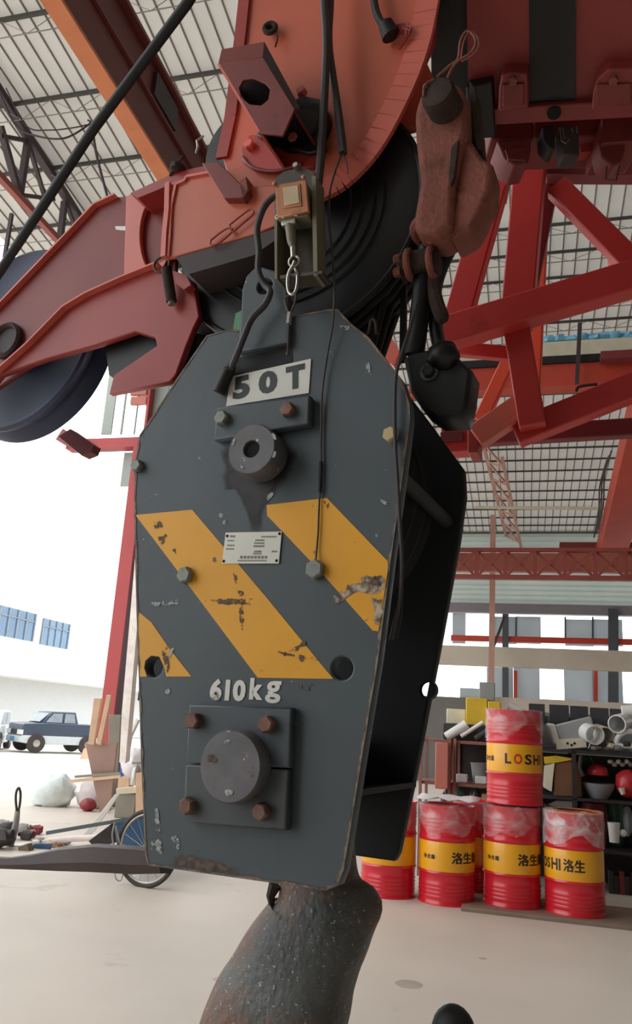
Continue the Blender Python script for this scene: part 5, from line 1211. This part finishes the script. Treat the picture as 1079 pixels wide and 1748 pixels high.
for i in range(6):
    tag(MB().ball(rp(1042+i*7, 1300+(i % 2)*5, .1), (.03, .03, .025), n=8, m=5, wob=.2).build('small_part', ('cream', 'junk_grey')[i % 2]), ORD[i]+' small pale part from the left above the red dome on the middle shelf', 'part', 'small parts on the middle shelf')
# lower shelves
MB()
tag(MB().prism([rp(x, y, .25) for x, y in ((934,1374),(950,1367),(977,1368),(977,1386),(950,1390),(936,1380))], BYV*.05).build('white_board', 'white_plastic'), 'white board leaning on the lower shelf above the rightmost drum', 'board')
tag(MB().prism([rp(x, y, .0) for x, y in ((930,1372),(944,1380),(953,1390),(952,1400),(930,1400))], BYV*.2).build('dark_casting', 'junk_dark', None, bevel=.01), 'dark casting beside the top drum above the rightmost drum', 'casting')
c = rp(968, 1447, .2)
def shelfpt(x, ys, d): p = rp(x, 1400, d); return V((p.x, p.y, zr(ys, 990)+.002))
tag(MB().lathe([(.001, 0), (.12, 0), (.15, .27), (.155, .29), (.13, .3), (.06, .33), (.001, .34)], shelfpt(968, 1447, .2), ZV, 24).build('grey_pot', 'grey_plastic'), 'grey lidded pot behind the lid of the rightmost drum', 'pot')
tag(MB().lathe([(.001, 0), (.12, 0), (.15, .32), (.14, .36), (.12, .45), (.001, .47)], shelfpt(1015, 1447, .3), ZV, 24).build('red_bucket', 'junk_red'), 'dark red bucket behind the rightmost drum lid', 'bucket')
tag(MB().lathe([(.001, 0), (.1, 0), (.13, .3), (.13, .45), (.001, .46)], shelfpt(1046, 1447, .45), ZV, 20).build('green_can', 'green_plastic'), 'green can right of the dark red bucket', 'can')
tag(MB().lathe([(.001, 0), (.05, 0), (.065, .2), (.058, .2), (.001, .19)], rp(1049, 1438, -.02), ZV, 20).build('white_cup', 'white_plastic'), 'white tapered cup hanging at the right rack', 'cup')
tag(MB().ball(rp(1064, 1422, -.02), (.04, .04, .04), n=12, m=8).build('white_ball', 'white_plastic'), 'round white ball beside the white cup', 'ball')
for i in range(7):
    x = 1040+i*9; item('parts_tray', 'tray', ORD[i]+' dark parts tray from the left on the lowest shelf of the right rack', x, 1462+(i % 2)*8, x+7, 1508, .1, .15, ('junk_dark', 'rack_dark', 'junk_red')[i % 3], .006, 'dark trays on the lower shelf', zb=zr(1530, 990))
tag(MB().ball(rp(1072, 1402, .2), (.05, .06, .16), n=10, m=8, wob=.08).build('white_bag', 'grey_plastic'), 'crumpled pale bag standing right of the green can', 'bag')
# ------------------------------------------------------------------ things along the open left side
def dpx(x, y): return dep(x, y)
d1 = dpx(182, 1384)
def Q(x, y, d): return Zp(x, y, d)
def slab(name, cat, label, pts, d, th, matk, bev=.006, group=None):
    if isinstance(d, (int, float)): d = [d]*len(pts)
    return tag(MB().prism([Q(x, y, dd) for (x, y), dd in zip(pts, d)], BYV*th).build(name, matk, None, bevel=bev), label, cat, group)
slab('leaning_plank', 'plank', 'pale plank leaning against the red column, left one', [(160,1192),(173,1192),(160,1272),(150,1270)], d1*.98, .06, 'plank_pale')
slab('leaning_plank', 'plank', 'pale plank leaning against the red column, right one', [(182,1186),(190,1186),(172,1272),(164,1270)], d1*.98, .06, 'plank_pale')
slab('brown_board', 'board', 'brown board standing upright under the leaning planks', [(145,1268),(200,1268),(194,1324),(188,1384),(170,1386)], d1*.985, .04, 'board_brown')
slab('grey_board', 'board', 'grey green board standing behind the brown board', [(186,1220),(206,1220),(203,1285),(197,1377),(182,1377)], dep(190, 1377), .04, 'board_grey')
tag(MB().beam(Q(211, 1300, d1*1.12), Q(254, 800, d1*1.12), .16, .16, BYV).build('rain_pipe', 'pipe_white'), 'white rain pipe standing right of the red column', 'pipe')
slab('wood_block', 'block', 'small wood blocks at the foot of the brown board', [(136,1296),(143,1277),(148,1296)], dep(142, 1297), .2, 'plank_pale')
tag(MB().beam(Q(118, 1334, d1*.98), Q(206, 1325, d1*.98), .045, .05).build('wood_batten', 'plank_pale'), 'horizontal batten in front of the brown board, upper one', 'batten')
tag(MB().beam(Q(128, 1326, d1*.98), Q(205, 1320, d1*.98), .035, .04).build('wood_batten', 'board_grey'), 'horizontal batten in front of the brown board, thin lower one', 'batten')
# sacks by the yard
gs = G(115, 1379)
tag(MB().ball(gs+V((-.3, .1, .24)), (.4, .28, .27), n=13, m=8, wob=.15).build('rubble_sack', 'sack_green'), 'pale green sack left of the white sacks in the bright yard', 'sack')
tag(MB().ball(G(146, 1380)+V((.06, .1, .26)), (.3, .25, .28), n=12, m=8, wob=.14).build('rubble_sack', 'sack_white'), 'white sack leaning against the foot of the brown board', 'sack')
tag(MB().ball(G(158, 1382)+V((-.02, -.25, .1)), (.14, .12, .1), n=16, m=8, wob=.1).build('rubble_sack', 'junk_red'), 'dark red flat sack under the white sack', 'sack')
# heap between column and block
dm = d1*.86
tag(MB().beam(Q(236, 1228, dep(190,1336)), Q(186, 1336, dep(190,1336)), .07, .07).build('ladder_rail', 'rim'), 'grey metal rail leaning between column and block', 'rail')
tag(MB().beam(Q(226, 1240, dep(212,1338)*1.02), Q(212, 1338, dep(212,1338)*1.0), .05, .05).build('ladder_rail', 'rim'), 'short grey upright behind the leaning metal rail', 'rail')
tag(MB().ball(G(206, 1330)+V((0, .2, .3)), (.2, .2, .3), n=14, m=10, wob=.06).build('blue_bag', 'tarp_blue'), 'blue bag at the foot of the leaning metal rail', 'bag')
tag(MB().ball(Q(230, 1303, dep(208, 1361)*1.0), (.26, .24, .28), n=16, m=10, wob=.08).build('white_sack', 'sack_white'), 'white sack right of the blue bag, beside the block edge', 'sack')
slab('orange_crate', 'crate', 'orange brown crate under the white sack', [(194,1327),(220,1325),(220,1358),(197,1360)], dep(208, 1361), .2, 'plank_pale')
ex = thing('gas_cylinder', 'small grey cylinder with valve standing on the cabinet beside the block', 'cylinder', Q(230, 1341, dep(214, 1397)*1.02))
g = Q(230, 1341, dep(214, 1397)*1.02); MB().lathe([(.001, 0), (.08, .01), (.085, .03), (.085, .24), (.05, .29), (.03, .3), (.03, .32)], g, ZV, 20).build('cylinder_body', 'rim', ex)
MB().tube([g+V((-.08, 0, .34)), g+V((.1, 0, .36))], .025, 8).build('valve', 'grey_plastic', ex)
cb2 = thing('cabinet', 'pale grey cabinet with lid standing beside the lower left block edge', 'cabinet', Q(220, 1397, dep(214, 1397)))
dc = dep(214, 1397)
MB().prism([Q(x, y, dc) for x, y in ((199,1354),(232,1356),(228,1396),(194,1396))], BYV*.5).build('cabinet_body', 'board_grey', cb2, bevel=.01)
MB().prism([Q(x, y, dc*.995) for x, y in ((198,1346),(236,1342),(236,1354),(198,1356))], BYV*.5).build('cabinet_lid', 'cream', cb2, bevel=.008)
MB().prism([Q(x, y, dc*.99) for x, y in ((232,1320),(246,1318),(246,1392),(231,1392))], BYV*.3).build('cabinet_side', 'plank_pale', cb2, bevel=.006)
slab('white_sheet', 'sheet', 'white slanting sheet leaning on the pale grey cabinet', [(196,1356),(203,1356),(160,1420),(140,1434),(138,1430)], dm*.9, .03, 'white_plastic')
# blue cart with spoked wheel
wc = G(250, 1512); dw = (wc-CAM).dot(FW)
ct = thing('hand_cart', 'blue hand cart with one spoked wheel, half hidden behind the hook block', 'cart', wc)
c0 = Q(250, 1458, dw); R_ = (c0.z); R_ = .33; c0 = V((c0.x, c0.y, R_+.012))
wh = MB().torus(c0, KN, R_, .022, 40, 10).build('wheel', 'tyre', ct)
MB().torus(c0, KN, R_-.025, .01, 40, 8).build('rim', 'rim', wh)
for k in range(18):
    a = 2*math.pi*k/18; MB().tube([c0+KU*(.03*math.cos(a+.4))+ZV*(.03*math.sin(a+.4)), c0+KU*((R_-.03)*math.cos(a))+ZV*((R_-.03)*math.sin(a))], .003, 4).build('spoke', 'rim', wh)
MB().cyl(c0-KN*.06, c0+KN*.05, .03, 14).build('hub', 'junk_grey', wh)
db = dw*1.05
MB().prism([Q(x, y, db) for x, y in ((193,1402),(262,1392),(262,1452),(200,1456))], BYV*.7).build('cart_box', 'cart_blue', ct, bevel=.015)
MB().beam(Q(80, 1422, db*1.0), Q(262, 1391, db*.98), .035, .035).build('cart_rail', 'post_grey', ct)
MB().tube(smooth_path([Q(196,1404,db*.97), Q(192,1425,db*.97), Q(196,1448,db*.97), Q(204,1440,db*.97), Q(198,1410,db*.97)], 4), .01, 6).build('tie_rope', 'board_grey', ct)
MB().tube(smooth_path([Q(196,1488,dw), Q(198,1500,dw), Q(205,1504,dw), Q(209,1496,dw), Q(209,1484,dw)], 4), .006, 6).build('cart_hook', 'rim', ct)
MB().prism([Q(x, y, db*1.04) for x, y in ((150,1436),(190,1406),(192,1440),(160,1446))], BYV*.3).build('cart_apron', 'junk_dark', ct, bevel=.01)
# floor clutter at the far left
dj = dpx(40, 1446)
jk = thing('pallet_jack', 'grey pump handle of a trolley with long loop grip at the far left', 'trolley', G(22, 1446))
MB().tube([Q(16,1446,dj), Q(22,1430,dj), Q(28,1402,dj), Q(30,1384,dj)], [.045, .04, .035, .03], 9).build('handle_shaft', 'junk_grey', jk)
MB().tube(smooth_path([Q(29,1386,dj), Q(27,1366,dj), Q(28,1352,dj), Q(32,1345,dj), Q(35,1354,dj), Q(34,1372,dj), Q(31,1386,dj)], 5), .014, 7).build('grip_loop', 'junk_dark', jk)
MB().prism([Q(x, y, dj) for x, y in ((4,1444),(34,1444),(32,1456),(4,1456))], BYV*.4).build('base_block', 'white_plastic', jk, bevel=.01)
random.seed(11)
specs = [(6,1420,.12,'junk_dark'),(14,1408,.08,'junk_grey'),(-6,1436,.14,'junk_dark'),(38,1412,.08,'junk_grey'),(44,1422,.07,'junk_dark'),(52,1418,.06,'junk_red'),(60,1412,.07,'junk_red'),(2,1402,.07,'junk_grey'),(70,1432,.06,'junk_grey'),(86,1434,.05,'plank_pale'),(100,1432,.05,'plank_pale'),(112,1430,.05,'junk_grey')]
labs = ['dark machine part left of the pump handle', 'grey bracket behind the pump handle', 'dark motor lump cut off by the left edge', 'grey casting right of the pump handle', 'dark fitting right of the grey casting', 'dark red part on the clutter at the left', 'second dark red part at the right of the clutter', 'pale grey flange at the top of the left clutter', 'grey scrap lump behind the white pipe', 'small pale scrap lump on the floor before the yard', 'second small pale scrap lump on the floor before the yard', 'grey scrap lump nearest the long cart rail']
for (x, y, r, mt), lb in zip(specs, labs):
    p = G(x, y+12); p = V((p.x, p.y, r*.8)); 
    m = MB(); m.ball(p, (r*1.4, r, r*.8), (BXV, BYV, ZV), 9, 6, wob=.22); m.cyl(p-BXV*r*1.5, p+BXV*r*1.3+ZV*r*.4, r*.35, 10)
    tag(m.build('scrap_part', mt), lb, 'scrap')
d2 = dpx(100, 1446)
tag(MB().tube([Q(56,1439,d2), Q(120,1432,d2), Q(202,1428,d2)], .035, 10).build('white_pipe', 'pipe_white'), 'long pale pipe lying on the floor above the dark arm', 'pipe')
slab('blue_sheet', 'sheet', 'blue and white printed sheet lying above the dark arm', [(46,1448),(60,1440),(88,1440),(84,1452),(50,1456)], d2*.98, .03, 'cart_blue')
slab('brown_clutter', 'board', 'brown wood offcut on the floor beside the blue sheet', [(30,1446),(46,1440),(50,1454),(32,1458)], d2*.96, .1, 'plank_wood')
# ------------------------------------------------------------------ small marks on the floor
for (x, y, r) in ((698, 1680, .09), (824, 1636, .03), (376, 1672, .05)):
    p = G(x, y); m = MB().lathe([(r, 0), (r*.8, .0012), (.001, .0012)], p+ZV*.0005, ZV, 20); o = m.build('oil_spot', 'floor_spot'); tag(o, {698: 'grey oil spot on the concrete floor right of the hook', 824: 'tiny dark speck on the floor below the board', 376: 'faint spot on the floor left of the hook'}[x], 'stain')
